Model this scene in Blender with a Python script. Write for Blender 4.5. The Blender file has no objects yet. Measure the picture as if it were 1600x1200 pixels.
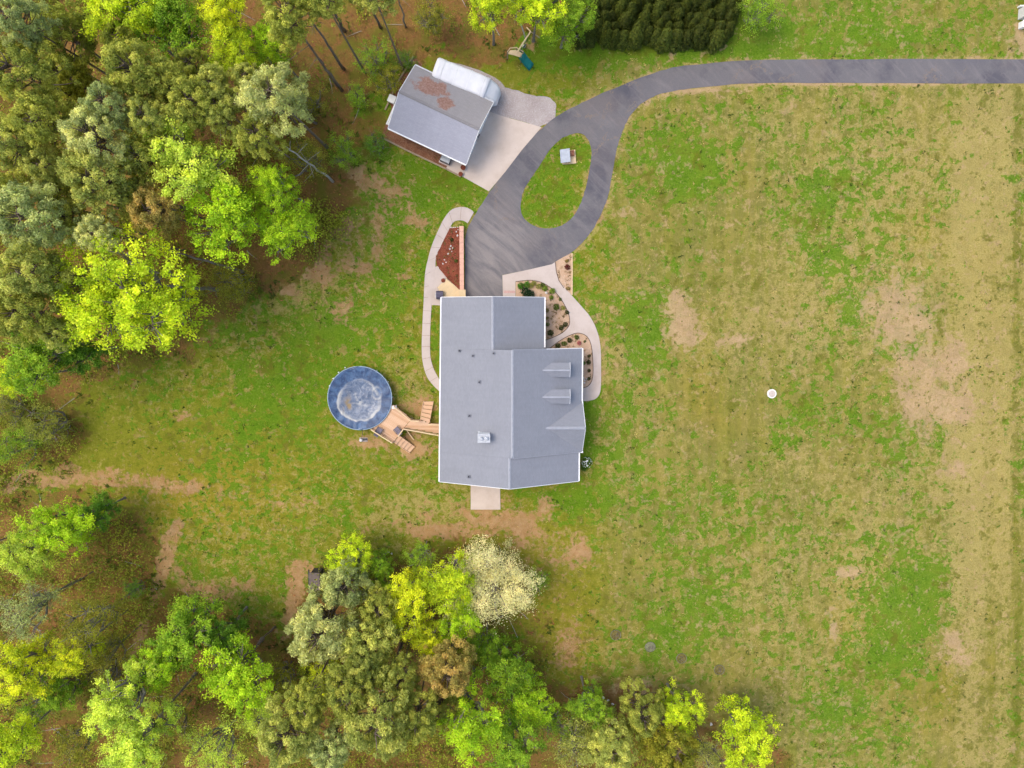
import bpy, bmesh, math, random
import numpy as np
from mathutils import Vector, Matrix, Euler

# ------------------------------------------------------------------ camera, sky, sun, exposure
sc = bpy.context.scene
COL = sc.collection
F_PX, CAM_H = 1110.0, 83.0
TILT, ROLL = math.atan(110 / 1110), math.atan(20 / 1115)
cam_d = bpy.data.cameras.new('camera')
cam_d.sensor_fit = 'HORIZONTAL'; cam_d.sensor_width = 36.0; cam_d.lens = 36.0 * F_PX / 1600
cam_d.clip_start = 0.5; cam_d.clip_end = 3000
cam = bpy.data.objects.new('camera', cam_d); COL.objects.link(cam)
cam.location = (0, 0, CAM_H); cam.rotation_euler = (-TILT, -ROLL, 0)
sc.camera = cam
sc.cycles.max_bounces = 4; sc.cycles.diffuse_bounces = 3; sc.cycles.use_adaptive_sampling = True; sc.cycles.adaptive_threshold = 0.03; sc.cycles.glossy_bounces = 2; sc.cycles.transmission_bounces = 2; sc.cycles.caustics_reflective = False

SUN_EL, SUN_AZ = math.radians(62), math.radians(-72)      # azimuth from +Y, clockwise seen from above
wd = bpy.data.worlds.new('World'); sc.world = wd; wd.use_nodes = True
nt = wd.node_tree; nt.nodes.clear()
sky = nt.nodes.new('ShaderNodeTexSky'); sky.sky_type = 'NISHITA'; sky.sun_disc = False
sky.sun_elevation = SUN_EL; sky.sun_rotation = SUN_AZ
sky.air_density = 1.0; sky.dust_density = 4.0; sky.ozone_density = 1.0
bg = nt.nodes.new('ShaderNodeBackground'); bg.inputs['Strength'].default_value = 0.15
wo = nt.nodes.new('ShaderNodeOutputWorld')
nt.links.new(sky.outputs[0], bg.inputs[0]); nt.links.new(bg.outputs[0], wo.inputs[0])
sun_d = bpy.data.lights.new('sun', 'SUN'); sun_d.energy = 0.5; sun_d.angle = math.radians(32); sun_d.color = (1.0, 0.96, 0.90)
sun = bpy.data.objects.new('sun', sun_d); COL.objects.link(sun)
sdir = Vector((math.sin(SUN_AZ) * math.cos(SUN_EL), math.cos(SUN_AZ) * math.cos(SUN_EL), math.sin(SUN_EL)))
sun.rotation_euler = (-sdir).to_track_quat('-Z', 'Y').to_euler(); sun.location = (-60, 25, 70)
vs = sc.view_settings
vs.view_transform = 'Standard'; vs.look = 'None'; vs.gamma = 1.0; vs.exposure = 0.96; vs.use_curve_mapping = False

# ------------------------------------------------------------------ helpers
_R = np.array(Euler((-TILT, -ROLL, 0)).to_matrix())
def W(px, py, z=0.0):
    """world point at height z that lies on the ray through photo pixel (px, py)"""
    d = _R @ np.array([(px - 800) / F_PX, (600 - py) / F_PX, -1.0])
    t = (z - CAM_H) / d[2]
    return Vector((d[0] * t, d[1] * t, z))
def Ws(pts, z=0.0): return [W(x, y, z) for x, y in pts]
def to_px(xyz):
    q = (np.asarray(xyz) - np.array([0, 0, CAM_H])) @ _R
    return 800 - F_PX * q[:, 0] / q[:, 2], 600 + F_PX * q[:, 1] / q[:, 2]
def lin(r, g, b, k=1.0):
    f = lambda c: (c / 255 / 12.92) if c / 255 < .04045 else ((c / 255 + .055) / 1.055) ** 2.4
    return (f(r) * k, f(g) * k, f(b) * k, 1.0)

# value noise ------------------------------------------------------------
def _hash(ix, iy, s):
    h = (ix.astype(np.int64) * 374761393 + iy.astype(np.int64) * 668265263 + s * 1274126177) & 0xffffffff
    h = ((h ^ (h >> 13)) * 1274126177) & 0xffffffff
    return ((h ^ (h >> 16)) & 0xffff) / 65535.0
def vnoise(x, y, s=0):
    x = np.asarray(x, float); y = np.asarray(y, float)
    ix, iy = np.floor(x), np.floor(y); fx, fy = x - ix, y - iy
    fx = fx * fx * (3 - 2 * fx); fy = fy * fy * (3 - 2 * fy)
    a, b = _hash(ix, iy, s), _hash(ix + 1, iy, s); c, d = _hash(ix, iy + 1, s), _hash(ix + 1, iy + 1, s)
    return (a * (1 - fx) + b * fx) * (1 - fy) + (c * (1 - fx) + d * fx) * fy
def fbm(x, y, s=0, o=4):
    v = 0; a = .5; n = 0
    for i in range(o):
        v = v + a * vnoise(x * 2 ** i, y * 2 ** i, s + i * 17); n += a; a *= .5
    return v / n
def poly_sdf(px, py, pts):
    """signed distance, negative inside"""
    px = np.asarray(px, float); py = np.asarray(py, float)
    d = np.full(px.shape, 1e18); ins = np.zeros(px.shape, bool); n = len(pts)
    for i in range(n):
        ax, ay = pts[i]; bx, by = pts[(i + 1) % n]
        ex, ey = bx - ax, by - ay
        t = np.clip(((px - ax) * ex + (py - ay) * ey) / (ex * ex + ey * ey + 1e-9), 0, 1)
        d = np.minimum(d, (px - ax - t * ex) ** 2 + (py - ay - t * ey) ** 2)
        if ay != by:
            c = ((ay > py) != (by > py)) & (px < (bx - ax) * (py - ay) / (by - ay) + ax)
            ins ^= c
    return np.where(ins, -1, 1) * np.sqrt(d)
def smooth_line(pts, n=6, closed=False):
    """Catmull-Rom through pts"""
    out = []; m = len(pts); P = [np.array(p, float) for p in pts]
    rng = range(m if closed else m - 1)
    for i in rng:
        p1, p2 = P[i], P[(i + 1) % m]
        p0 = P[i - 1] if (closed or i > 0) else 2 * p1 - p2
        p3 = P[(i + 2) % m] if (closed or i + 2 < m) else 2 * p2 - p1
        for k in range(n):
            t = k / n
            out.append(tuple(.5 * (2 * p1 + (p2 - p0) * t + (2 * p0 - 5 * p1 + 4 * p2 - p3) * t * t + (3 * p1 - p0 - 3 * p2 + p3) * t ** 3)))
    if not closed: out.append(tuple(P[-1]))
    return out

# objects -----------------------------------------------------------------
def tag(o, label=None, cat=None, group=None, kind=None):
    if label: o['label'] = label
    if cat: o['category'] = cat
    if group: o['group'] = group
    if kind: o['kind'] = kind
    return o
def thing(name, loc, label, cat, group=None, rz=0.0):
    o = bpy.data.objects.new(name, None); COL.objects.link(o)
    o.empty_display_size = .3; o.location = loc; o.rotation_euler = (0, 0, rz)
    return tag(o, label, cat, group)
def link(name, me, parent=None, mat=None):
    o = bpy.data.objects.new(name, me); COL.objects.link(o)
    if mat is not None and not me.materials: me.materials.append(mat)
    if parent is not None: o.parent = parent
    return o
class MB:
    """mesh collector in world coordinates; build() subtracts the parent's location (parents are unrotated unless local=True)"""
    def __init__(s): s.v = []; s.f = []
    def quad(s, *p):
        i = len(s.v); s.v += [tuple(q) for q in p]; s.f.append(tuple(range(i, i + len(p)))); return s
    def hexa(s, b, t):
        """b, t: rings of equal length, bottom and top, counter-clockwise"""
        n = len(b); i = len(s.v); s.v += [tuple(q) for q in b] + [tuple(q) for q in t]
        s.f.append(tuple(i + k for k in reversed(range(n)))); s.f.append(tuple(i + n + k for k in range(n)))
        for k in range(n): s.f.append((i + k, i + (k + 1) % n, i + n + (k + 1) % n, i + n + k))
        return s
    def box(s, x0, x1, y0, y1, z0, z1):
        return s.hexa([(x0, y0, z0), (x1, y0, z0), (x1, y1, z0), (x0, y1, z0)], [(x0, y0, z1), (x1, y0, z1), (x1, y1, z1), (x0, y1, z1)])
    def obox(s, c, ux, uy, uz, lx, ly, lz):
        c = Vector(c); a = Vector(ux).normalized() * lx / 2; b = Vector(uy).normalized() * ly / 2; d = Vector(uz).normalized() * lz / 2
        return s.hexa([c - a - b - d, c + a - b - d, c + a + b - d, c - a + b - d], [c - a - b + d, c + a - b + d, c + a + b + d, c - a + b + d])
    def bar(s, p, q, w, h, up=(0, 0, 1)):
        p = Vector(p); q = Vector(q); d = q - p; side = d.cross(Vector(up))
        if side.length < 1e-6: side = d.cross(Vector((1, 0, 0)))
        return s.obox((p + q) / 2, d, side, side.cross(d), d.length, w, h)
    def tube(s, pts, radii, n=8, cap=True):
        pts = [Vector(p) for p in pts]; i0 = len(s.v); last = Vector((1, 0, 0))
        for k, p in enumerate(pts):
            d = (pts[min(k + 1, len(pts) - 1)] - pts[max(k - 1, 0)]).normalized()
            a = d.cross(last)
            if a.length < .05: a = d.cross(Vector((0, 1, 0)))
            a.normalize(); b = d.cross(a); r = radii[k] if hasattr(radii, '__len__') else radii
            for j in range(n):
                t = 2 * math.pi * j / n; s.v.append(tuple(p + a * math.cos(t) * r + b * math.sin(t) * r))
        for k in range(len(pts) - 1):
            for j in range(n):
                s.f.append((i0 + k * n + j, i0 + k * n + (j + 1) % n, i0 + (k + 1) * n + (j + 1) % n, i0 + (k + 1) * n + j))
        if cap:
            s.f.append(tuple(i0 + j for j in reversed(range(n)))); e = i0 + (len(pts) - 1) * n; s.f.append(tuple(e + j for j in range(n)))
        return s
    def disc(s, c, r, z0, z1, n=24, r1=None):
        r1 = r if r1 is None else r1
        b = [(c[0] + r * math.cos(2 * math.pi * k / n), c[1] + r * math.sin(2 * math.pi * k / n), z0) for k in range(n)]
        t = [(c[0] + r1 * math.cos(2 * math.pi * k / n), c[1] + r1 * math.sin(2 * math.pi * k / n), z1) for k in range(n)]
        return s.hexa(b, t)
    def build(s, name, mat, parent=None, smooth=False, bevel=0):
        me = bpy.data.meshes.new(name); off = Vector(parent.matrix_basis.translation) if parent is not None else Vector((0, 0, 0))
        if parent is not None and parent.parent is not None: off = off + Vector(parent.parent.matrix_basis.translation)
        me.from_pydata([tuple(Vector(v) - off) for v in s.v], [], s.f)
        bm = bmesh.new(); bm.from_mesh(me); bmesh.ops.recalc_face_normals(bm, faces=bm.faces); bm.to_mesh(me); bm.free()
        if smooth: me.polygons.foreach_set('use_smooth', [True] * len(me.polygons))
        o = link(name, me, parent, mat)
        if bevel:
            m = o.modifiers.new('bevel', 'BEVEL'); m.width = bevel; m.segments = 2; m.limit_method = 'ANGLE'
        return o
def slab_poly(name, pts, z0, z1, mat, parent=None, holes=(), jitter=0.0, bevel=0.0):
    """flat slab with a concave outline (and holes), top at z1"""
    bm = bmesh.new(); rnd = random.Random(len(pts))
    def ring(pp):
        vv = [bm.verts.new((p[0] + rnd.uniform(-jitter, jitter), p[1] + rnd.uniform(-jitter, jitter), z1)) for p in pp]
        return [bm.edges.new((vv[i], vv[(i + 1) % len(vv)])) for i in range(len(vv))]
    es = ring(pts)
    for h in holes: es += ring(h)
    bmesh.ops.triangle_fill(bm, use_beauty=True, use_dissolve=False, edges=es)
    top = list(bm.faces)
    for f in top:
        if f.normal.z < 0: f.normal_flip()
    r = bmesh.ops.extrude_face_region(bm, geom=top)
    # the extruded copy becomes the top, the original faces sink
    nv = {v for g in r['geom'] if isinstance(g, bmesh.types.BMVert) for v in [g]}
    for v in bm.verts:
        if v not in nv: v.co.z = z0
    bmesh.ops.recalc_face_normals(bm, faces=bm.faces)
    off = Vector(parent.location) if parent is not None else Vector((0, 0, 0))
    for v in bm.verts: v.co -= off
    me = bpy.data.meshes.new(name); bm.to_mesh(me); bm.free()
    return link(name, me, parent, mat)

# materials ----------------------------------------------------------------
class NT:
    def __init__(s, name):
        s.m = bpy.data.materials.new(name); s.m.use_nodes = True; s.t = s.m.node_tree; s.t.nodes.clear()
        s.out = s.n('ShaderNodeOutputMaterial'); s.b = s.n('ShaderNodeBsdfPrincipled'); s.l(s.b.outputs[0], s.out.inputs[0])
    def n(s, k, **kw):
        x = s.t.nodes.new(k)
        for a, b in kw.items(): setattr(x, a, b)
        return x
    def l(s, a, b): s.t.links.new(a, b)
    def put(s, sock, val):
        if isinstance(val, (int, float, tuple)): sock.default_value = val
        else: s.l(val, sock)
    def coord(s, kind='Object', scale=None):
        o = s.n('ShaderNodeTexCoord').outputs[kind]
        if scale:
            m = s.n('ShaderNodeMapping'); m.inputs['Scale'].default_value = scale; s.l(o, m.inputs[0]); return m.outputs[0]
        return o
    def noise(s, scale, detail=4, rough=.55, vec=None, dist=0.0):
        x = s.n('ShaderNodeTexNoise'); x.inputs['Scale'].default_value = scale; x.inputs['Detail'].default_value = detail
        x.inputs['Roughness'].default_value = rough; x.inputs['Distortion'].default_value = dist
        if vec is not None: s.l(vec, x.inputs['Vector'])
        return x.outputs[0]
    def vor(s, scale, vec=None, out='Distance', feature='F1'):
        x = s.n('ShaderNodeTexVoronoi', feature=feature); x.inputs['Scale'].default_value = scale
        if vec is not None: s.l(vec, x.inputs['Vector'])
        return x.outputs[out]
    def math(s, op, a, b=0.0, clamp=False):
        x = s.n('ShaderNodeMath', operation=op, use_clamp=clamp); s.put(x.inputs[0], a); s.put(x.inputs[1], b); return x.outputs[0]
    def ramp(s, val, a, b, c=0.0, d=1.0):
        x = s.n('ShaderNodeMapRange'); s.put(x.inputs[0], val)
        for i, q in enumerate((a, b, c, d)): x.inputs[i + 1].default_value = q
        return x.outputs[0]
    def mix(s, fac, a, b, mode='MIX'):
        x = s.n('ShaderNodeMix', data_type='RGBA', blend_type=mode); s.put(x.inputs[0], fac); s.put(x.inputs[6], a); s.put(x.inputs[7], b); return x.outputs[2]
    def bump(s, h, strength=.4, dist=.05):
        x = s.n('ShaderNodeBump'); x.inputs['Strength'].default_value = strength; x.inputs['Distance'].default_value = dist
        s.l(h, x.inputs['Height']); s.l(x.outputs[0], s.b.inputs['Normal'])
    def done(s, col, rough=.8, metal=0.0, spec=.3):
        s.put(s.b.inputs['Base Color'], col); s.put(s.b.inputs['Roughness'], rough); s.b.inputs['Metallic'].default_value = metal
        s.b.inputs['Specular IOR Level'].default_value = spec; return s.m
def simple(name, c, rough=.7, var=.18, scale=3.0, fine=25.0, metal=0.0, spec=.3, bump=0.0, stretch=None):
    """a plain colour with blotches, grain and a touch of relief"""
    m = NT(name); v = m.coord('Object', stretch)
    a = m.noise(scale, 4, .6, v); b = m.noise(fine, 3, .6, v)
    f = m.math('ADD', m.ramp(a, .3, .7, 1 - var, 1 + var), m.ramp(b, .3, .7, -var * .5, var * .5))
    x = m.n('ShaderNodeVectorMath', operation='SCALE'); x.inputs[0].default_value = c[:3]; m.l(f, x.inputs['Scale'])
    if bump: m.bump(b, bump, .02)
    return m.done(x.outputs[0], rough, metal, spec)
K = .72           # photo colour -> base colour
M = {}
M['white'] = simple('white_paint', (.80, .80, .78), .5, .05)
M['siding'] = simple('pale_siding', (.62, .61, .58), .6, .06)
M['glass'] = simple('window_glass', (.03, .04, .05), .08, .1, spec=.6)
M['dark_metal'] = simple('dark_metal', (.05, .05, .055), .45, .2)
M['pipe'] = simple('vent_pipe_black', (.06, .06, .065), .6, .2)
M['metal'] = simple('galvanised_metal', (.42, .44, .46), .4, .15, metal=.3)
M['bark_pine'] = simple('pine_bark', (.17, .13, .10), .95, .35, 2.0, 18, bump=.6, stretch=(1, 1, .25))
M['bark_grey'] = simple('grey_bark', (.21, .18, .15), .95, .3, 2.0, 18, bump=.6, stretch=(1, 1, .25))
M['bark_birch'] = simple('pale_bark', (.42, .39, .34), .9, .25, 3.0, 14, bump=.4, stretch=(1, 1, .4))
M['well_roof'] = simple('pale_grey_roofing', lin(190, 198, 208, .66), .7, .12)
M['shed_roof'] = simple('dull_brown_grey_roofing', lin(120, 108, 100, .7), .9, .2)
M['ring'] = simple('weathered_wire', (.17, .17, .12), .9, .3)
M['ring_soil'] = simple('weedy_soil', lin(136, 124, 66, .6), .95, .4, 4, 16)
M['ring_stone'] = simple('mossy_stones', lin(150, 152, 118, .6), .95, .35, 6, 16)
M['flash'] = simple('dull_flashing', lin(140, 143, 152, .72), .8, .1)
M['timber'] = simple('weathered_timber', (.33, .25, .165), .9, .25, 3.0, 20, stretch=(1, 6, 6))
M['wood_new'] = simple('pale_treated_wood', lin(230, 190, 150, .78), .8, .12, 1.2, 16)
M['wood_worn'] = simple('tan_plywood', lin(232, 205, 160, .78), .8, .08, 1.2, 16)
M['rock'] = simple('pale_rock', (.58, .54, .50), .9, .25, 6, 30, bump=.5)
M['grey_rock'] = simple('grey_rock', (.30, .28, .26), .9, .3, 6, 30, bump=.5)
M['teal'] = simple('teal_plastic', (.005, .17, .15), .35, .15)
M['yellow_ball'] = simple('pale_green_ball', (.5, .62, .35), .5, .1)
M['red_pot'] = simple('rusty_terracotta', (.26, .11, .06), .9, .25)
M['chair'] = simple('purple_grey_mesh_fabric', (.17, .15, .18), .85, .2)
M['pink_brick_step'] = simple('pink_brick_pavers', lin(220, 180, 170, .7), .9, .15, 8, 30)
M['edging'] = simple('dark_bed_edging', (.13, .095, .075), .9, .25)

# asphalt: worn, with pale tyre streaks and cracks
m = NT('asphalt'); v = m.coord('Object')
base = m.mix(m.ramp(m.noise(.22, 5, .6, v), .36, .50), lin(122, 120, 127, .50), lin(150, 146, 147, .50))
base = m.mix(m.ramp(m.noise(1.3, 5, .7, v, 1.0), .52, .8, 0, .5), base, lin(176, 166, 160, .50))
rot = m.n('ShaderNodeMapping'); rot.vector_type = 'TEXTURE'; rot.inputs['Rotation'].default_value = (0, 0, -.75); rot.inputs['Scale'].default_value = (5.5, .9, 1); m.l(v, rot.inputs[0])
base = m.mix(m.ramp(m.noise(1.0, 4, .6, rot.outputs[0], .8), .50, .72, 0, .55), base, lin(178, 170, 168, .50))
base = m.mix(m.ramp(m.noise(.13, 3, .6, v), .50, .66, 0, .45), base, lin(160, 146, 140, .50))
base = m.mix(m.ramp(m.noise(.09, 2, .5, v), .55, .75, 0, .5), base, lin(108, 110, 126, .50))
lot = W(768, 395); mp = m.n('ShaderNodeMapping'); mp.vector_type = 'TEXTURE'; mp.inputs['Location'].default_value = (lot.x, lot.y, 0); mp.inputs['Scale'].default_value = (7.5, 8.5, 50); m.l(v, mp.inputs[0])
ln = m.n('ShaderNodeVectorMath', operation='LENGTH'); m.l(mp.outputs[0], ln.inputs[0])
wear = m.math('MULTIPLY', m.ramp(ln.outputs['Value'], 1.0, .35), m.ramp(m.noise(.7, 5, .65, rot.outputs[0], 1.2), .40, .62, .15, 1.0))
base = m.mix(m.math('MULTIPLY', wear, .7), base, lin(186, 176, 168, .62))
crk = m.vor(.16, m.mix(.06, v, m.noise(.8, 3, .6, v), 'ADD') if False else v, 'Distance', 'DISTANCE_TO_EDGE')
wob = m.math('ADD', crk, m.math('MULTIPLY', m.math('SUBTRACT', m.noise(.8, 5, .7, v), .5), .34))
ck = m.math('LESS_THAN', m.math('ABSOLUTE', wob), .008)
base = m.mix(m.math('MULTIPLY', ck, m.ramp(m.noise(.12, 2, .5, v), .50, .56, 0, .7)), base, lin(180, 160, 140, .50))
g = m.noise(14, 3, .7, v); base = m.mix(m.ramp(g, .3, .7, .0, .28), base, lin(95, 92, 100, .50))
m.bump(m.noise(60, 3, .7, v), .5, .01); M['asphalt'] = m.done(base, .92, 0, .2)

# concrete
def concrete(name, c, dark):
    m = NT(name); v = m.coord('Object')
    b = m.mix(m.ramp(m.noise(.5, 5, .6, v), .42, .72), c, dark)
    b = m.mix(m.ramp(m.noise(3.5, 4, .7, v), .6, .85, 0, .5), b, lin(170, 150, 128, K))
    b = m.mix(m.ramp(m.noise(22, 3, .6, v), .4, .7, 0, .15), b, lin(150, 140, 130, K))
    m.bump(m.noise(40, 3, .7, v), .3, .01); return m.done(b, .9, 0, .25)
M['concrete'] = concrete('concrete', lin(228, 212, 200, K * .93), lin(212, 194, 180, K * .93))
M['apron'] = concrete('apron_concrete', lin(230, 212, 196, K), lin(214, 194, 176, K))
# loose ground covers
def cover(name, cols, sc1=1.2, sc2=9, bumpy=.8):
    m = NT(name); v = m.coord('Object')
    b = m.mix(m.ramp(m.noise(sc1, 5, .65, v), .38, .64), cols[0], cols[1])
    b = m.mix(m.ramp(m.noise(sc2, 4, .7, v), .5, .68), b, cols[2])
    b = m.mix(m.ramp(m.vor(sc2 * 2.2, v, 'Color'), .2, .9, 0, .35), b, cols[3])
    m.bump(m.noise(sc2 * 2, 4, .7, v), bumpy, .05); return m.done(b, .95, 0, .1)
M['mulch'] = cover('red_brown_mulch', [lin(150, 82, 60, K), lin(128, 66, 48, K), lin(170, 108, 84, K), lin(92, 52, 40, K)])
M['mulch_dull'] = cover('dull_brown_mulch', [lin(165, 115, 85, K), lin(140, 90, 66, K), lin(190, 150, 120, K), lin(110, 75, 55, K)])
M['tan_mulch'] = cover('tan_bed_gravel', [lin(222, 190, 160, K), lin(212, 176, 142, K), lin(232, 205, 178, K), lin(190, 150, 112, K)])
M['gravel'] = cover('pale_gravel', [lin(202, 190, 184, K), lin(184, 170, 164, K), lin(216, 206, 200, K), lin(160, 146, 138, K)], .6, 6)
# shingles: courses running across the slope plus tab-to-tab variation
def shingle(name, c, stain=None):
    m = NT(name); uv = m.n('ShaderNodeUVMap').outputs[0]
    br = m.n('ShaderNodeTexBrick'); m.l(uv, br.inputs['Vector']); br.offset = .5
    for k, q in dict(Color1=(1, 1, 1, 1), Color2=(.84, .84, .84, 1), Mortar=(.66, .66, .67, 1)).items(): br.inputs[k].default_value = q
    br.inputs['Scale'].default_value = 1.0; br.inputs['Brick Width'].default_value = .32; br.inputs['Row Height'].default_value = .145
    br.inputs['Mortar Size'].default_value = .008; br.inputs['Bias'].default_value = -.1
    v = m.coord('Object'); n1 = m.noise(.35, 4, .6, v)
    b = m.mix(m.ramp(n1, .35, .65), c, tuple(q * .93 for q in c[:3]) + (1,))
    st = m.n('ShaderNodeMapping'); st.inputs['Scale'].default_value = (2.2, .12, 1); m.l(uv, st.inputs[0])
    b = m.mix(m.ramp(m.noise(1.0, 4, .6, st.outputs[0]), .3, .7, 0, .32), b, tuple(q * .80 for q in c[:3]) + (1,))
    b = m.mix(.55, b, br.outputs['Color'], 'MULTIPLY')
    g = m.noise(30, 3, .7, v); b = m.mix(m.ramp(g, .3, .7, 0, .2), b, tuple(q * .6 for q in c[:3]) + (1,))
    if stain: b = stain(m, v, b)
    m.bump(br.outputs['Fac'], -.25, .01); return m.done(b, .9, 0, .25)
M['shingle'] = shingle('grey_shingles', lin(171, 174, 182, .65))
M['ridge'] = simple('ridge_shingles', lin(180, 183, 191, .68), .9, .08, 2, 20)
def needle_stain(m, v, b):
    # fallen pine needles lying in two drifts on the back slope
    s = m.n('ShaderNodeVectorMath', operation='ADD'); m.l(v, s.inputs[0])
    w = m.n('ShaderNodeTexNoise'); w.inputs['Scale'].default_value = .9; w.inputs['Detail'].default_value = 6; w.inputs['Roughness'].default_value = .75; m.l(v, w.inputs[0])
    f = None
    for (cx, cy, rx, ry, sh) in DRIFTS:
        mp = m.n('ShaderNodeMapping'); mp.vector_type = 'TEXTURE'; mp.inputs['Location'].default_value = (cx, cy, 0)
        mp.inputs['Rotation'].default_value = (0, 0, sh); mp.inputs['Scale'].default_value = (rx, ry, 1000); m.l(v, mp.inputs[0])
        ln = m.n('ShaderNodeVectorMath', operation='LENGTH'); m.l(mp.outputs[0], ln.inputs[0])
        e = m.math('ADD', ln.outputs['Value'], m.math('MULTIPLY', m.math('SUBTRACT', w.outputs[0], .5), 2.6))
        q = m.ramp(e, 1.08, .8); f = q if f is None else m.math('MAXIMUM', f, q)
    c = m.mix(m.ramp(m.noise(5, 4, .7, v), .4, .65), lin(150, 104, 84, .8), lin(176, 140, 124, .8))
    return m.mix(m.math('MULTIPLY', f, .85), b, c)
# leaves ---------------------------------------------------------------
def leaf_mat(name, trans=.35, rough=.6):
    m = NT(name); oi = m.n('ShaderNodeObjectInfo'); ge = m.n('ShaderNodeNewGeometry')
    at = m.n('ShaderNodeAttribute', attribute_name='clump')
    v1 = m.ramp(ge.outputs['Random Per Island'], 0, 1, .72, 1.28)
    v2 = m.ramp(at.outputs['Fac'], 0, 1, .62, 1.32)  # random tone per clump, spread wide to paint in highlights and dark gaps
    hs = m.n('ShaderNodeHueSaturation'); m.l(oi.outputs['Color'], hs.inputs['Color'])
    m.l(m.math('MULTIPLY', v1, v2), hs.inputs['Value'])
    m.l(m.math('ADD', m.ramp(at.outputs['Fac'], 0, 1, .515, .485), m.ramp(ge.outputs['Random Per Island'], 0, 1, -.012, .012)), hs.inputs['Hue'])
    m.done(hs.outputs[0], rough, 0, .25)
    tr = m.n('ShaderNodeBsdfTranslucent'); m.l(hs.outputs[0], tr.inputs[0]); mx = m.n('ShaderNodeMixShader'); mx.inputs[0].default_value = trans
    m.l(m.b.outputs[0], mx.inputs[1]); m.l(tr.outputs[0], mx.inputs[2]); m.l(mx.outputs[0], m.out.inputs[0]); return m.m
M['leaf'] = leaf_mat('broad_leaves', .48); M['needle'] = leaf_mat('pine_needles', .42, .7)

# ------------------------------------------------------------------ outlines measured on the photograph (pixels)
DRIVE = smooth_line([(1640, 93), (1480, 92), (1300, 93), (1180, 94), (1100, 100), (1050, 106), (1000, 122), (950, 142), (900, 165), (870, 182), (842, 205), (815, 235), (790, 268), (765, 300), (745, 331), (733, 352), (727, 372), (726.5, 400)], 5) + \
    [(726.5, 470), (786, 470), (785, 430)] + smooth_line([(830, 420.5), (862, 413), (893, 394), (912, 377), (929, 354), (942, 328), (951, 303), (956, 275), (962, 240), (968, 218), (977, 195), (989, 175), (1006, 159), (1032, 147), (1070, 139.5), (1120, 134), (1200, 130), (1400, 130), (1640, 131)], 5)
ISLAND = smooth_line([(903, 208), (917, 215), (924, 234), (922, 262), (915, 294), (906, 320), (894, 340), (878, 352), (860, 357), (840, 355), (822, 345), (813.5, 328), (816, 304), (826, 284), (842, 260), (861, 232), (880, 215)], 5, True)
APRON = [(752, 168), (764, 174), (783, 181), (826, 193), (846, 199), (815, 235), (790, 268), (764, 299), (721, 275), (697, 263), (715, 230)]
GRAVEL = [(700, 95), (772, 120), (790, 136), (800, 139), (830, 148), (855, 152), (866, 160), (869, 169), (866, 186), (841, 199), (826, 193), (783, 181), (760, 172), (690, 120)]
MULCH_BED = [(703, 357), (719, 356), (719, 454), (699, 435), (683, 416), (681, 400), (689, 384), (697, 368)]
BED_ONE = smooth_line([(806, 440), (830, 438), (850, 443), (866, 455), (878, 470), (887, 487), (890, 500), (888, 510), (878, 520), (862, 528), (846, 533)], 4) + [(840, 500), (840, 470), (806, 470)]
BED_TWO = smooth_line([(858, 545), (868, 537), (881, 528.5), (895, 522), (905, 520.5), (916, 525), (923, 537), (926, 560), (926, 588), (920, 602), (908, 607)], 4) + [(895, 607), (895, 548)]
BED_THREE = [(893.5, 395), (893.5, 461), (881, 450), (873, 438), (869, 424), (867.5, 409), (880, 402)]
FRONT_WALK = [(785, 430), (830, 420.5), (862, 413), (867.5, 409.5)] + smooth_line([(869, 424), (875, 440), (890, 458), (908, 478), (922, 495), (932, 515), (938, 540), (939, 575), (938.5, 607), (933, 621), (920, 626), (895, 626.5)], 4) + \
    [(895, 607.5), (908, 607.5)] + smooth_line([(920, 602.5), (926.5, 588), (926.5, 560), (923.5, 537), (916.5, 524.5), (905, 520), (895, 521.5), (881, 528), (868, 536.5), (858, 544.5)], 4) + [(840, 548), (840, 536)] + \
    smooth_line([(846, 533.5), (862, 528.5), (878.5, 520.5), (888.5, 510.5), (890.6, 500), (887.6, 486.8), (878.6, 469.5), (866.5, 454.5), (850, 442.4), (830, 437.4), (805.5, 439.5)], 4) + [(805.5, 470), (786, 470)]
WOODS = [(930, -300), (900, 40), (860, 62), (800, 75), (750, 100), (690, 80), (640, 95), (560, 175), (600, 225), (560, 265), (530, 300), (535, 340), (500, 400), (430, 440), (380, 480), (330, 520), (240, 562), (150, 595), (110, 630), (120, 690), (40, 740),
         (60, 765), (175, 775), (210, 830), (250, 860), (240, 905), (300, 935), (430, 955), (470, 900), (560, 872), (650, 866), (730, 856), (790, 872), (830, 890), (850, 960), (855, 1060), (900, 1085), (980, 1075), (1050, 1085), (1110, 1130), (1200, 1170), (1260, 1260), (1200, 1900), (-1200, 1900), (-1200, -300)]

# ------------------------------------------------------------------ ground
def terrain_h(x, y):
    """gentle swell, flat round the buildings and the drive"""
    x = np.asarray(x, float); y = np.asarray(y, float)
    r = np.sqrt(((x + 4) / 34.0) ** 2 + ((y - 0) / 30.0) ** 2)
    k = np.clip((r - 1.0) / .8, 0, 1) * np.clip((np.abs(y - 30.5) - 5) / 8, 0, 1); k = k * k * (3 - 2 * k)
    return k * (fbm(x / 24 + 9, y / 24 + 3, 5, 3) - .5) * .9
def axis(a, b, step, far):
    mid = list(np.arange(a, b + 1e-6, step)); lo = []; hi = []; s = step; p = a
    while p > -far: s *= 1.35; p -= s; lo.append(p)
    s = step; p = mid[-1]
    while p < far: s *= 1.35; p += s; hi.append(p)
    return np.array(lo[::-1] + mid + hi)
xs = axis(-66, 70, .27, 1500); ys = axis(-61, 40, .27, 1500)
GX, GY = np.meshgrid(xs, ys); gx, gy = GX.ravel(), GY.ravel()
gz = terrain_h(gx, gy)
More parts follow.
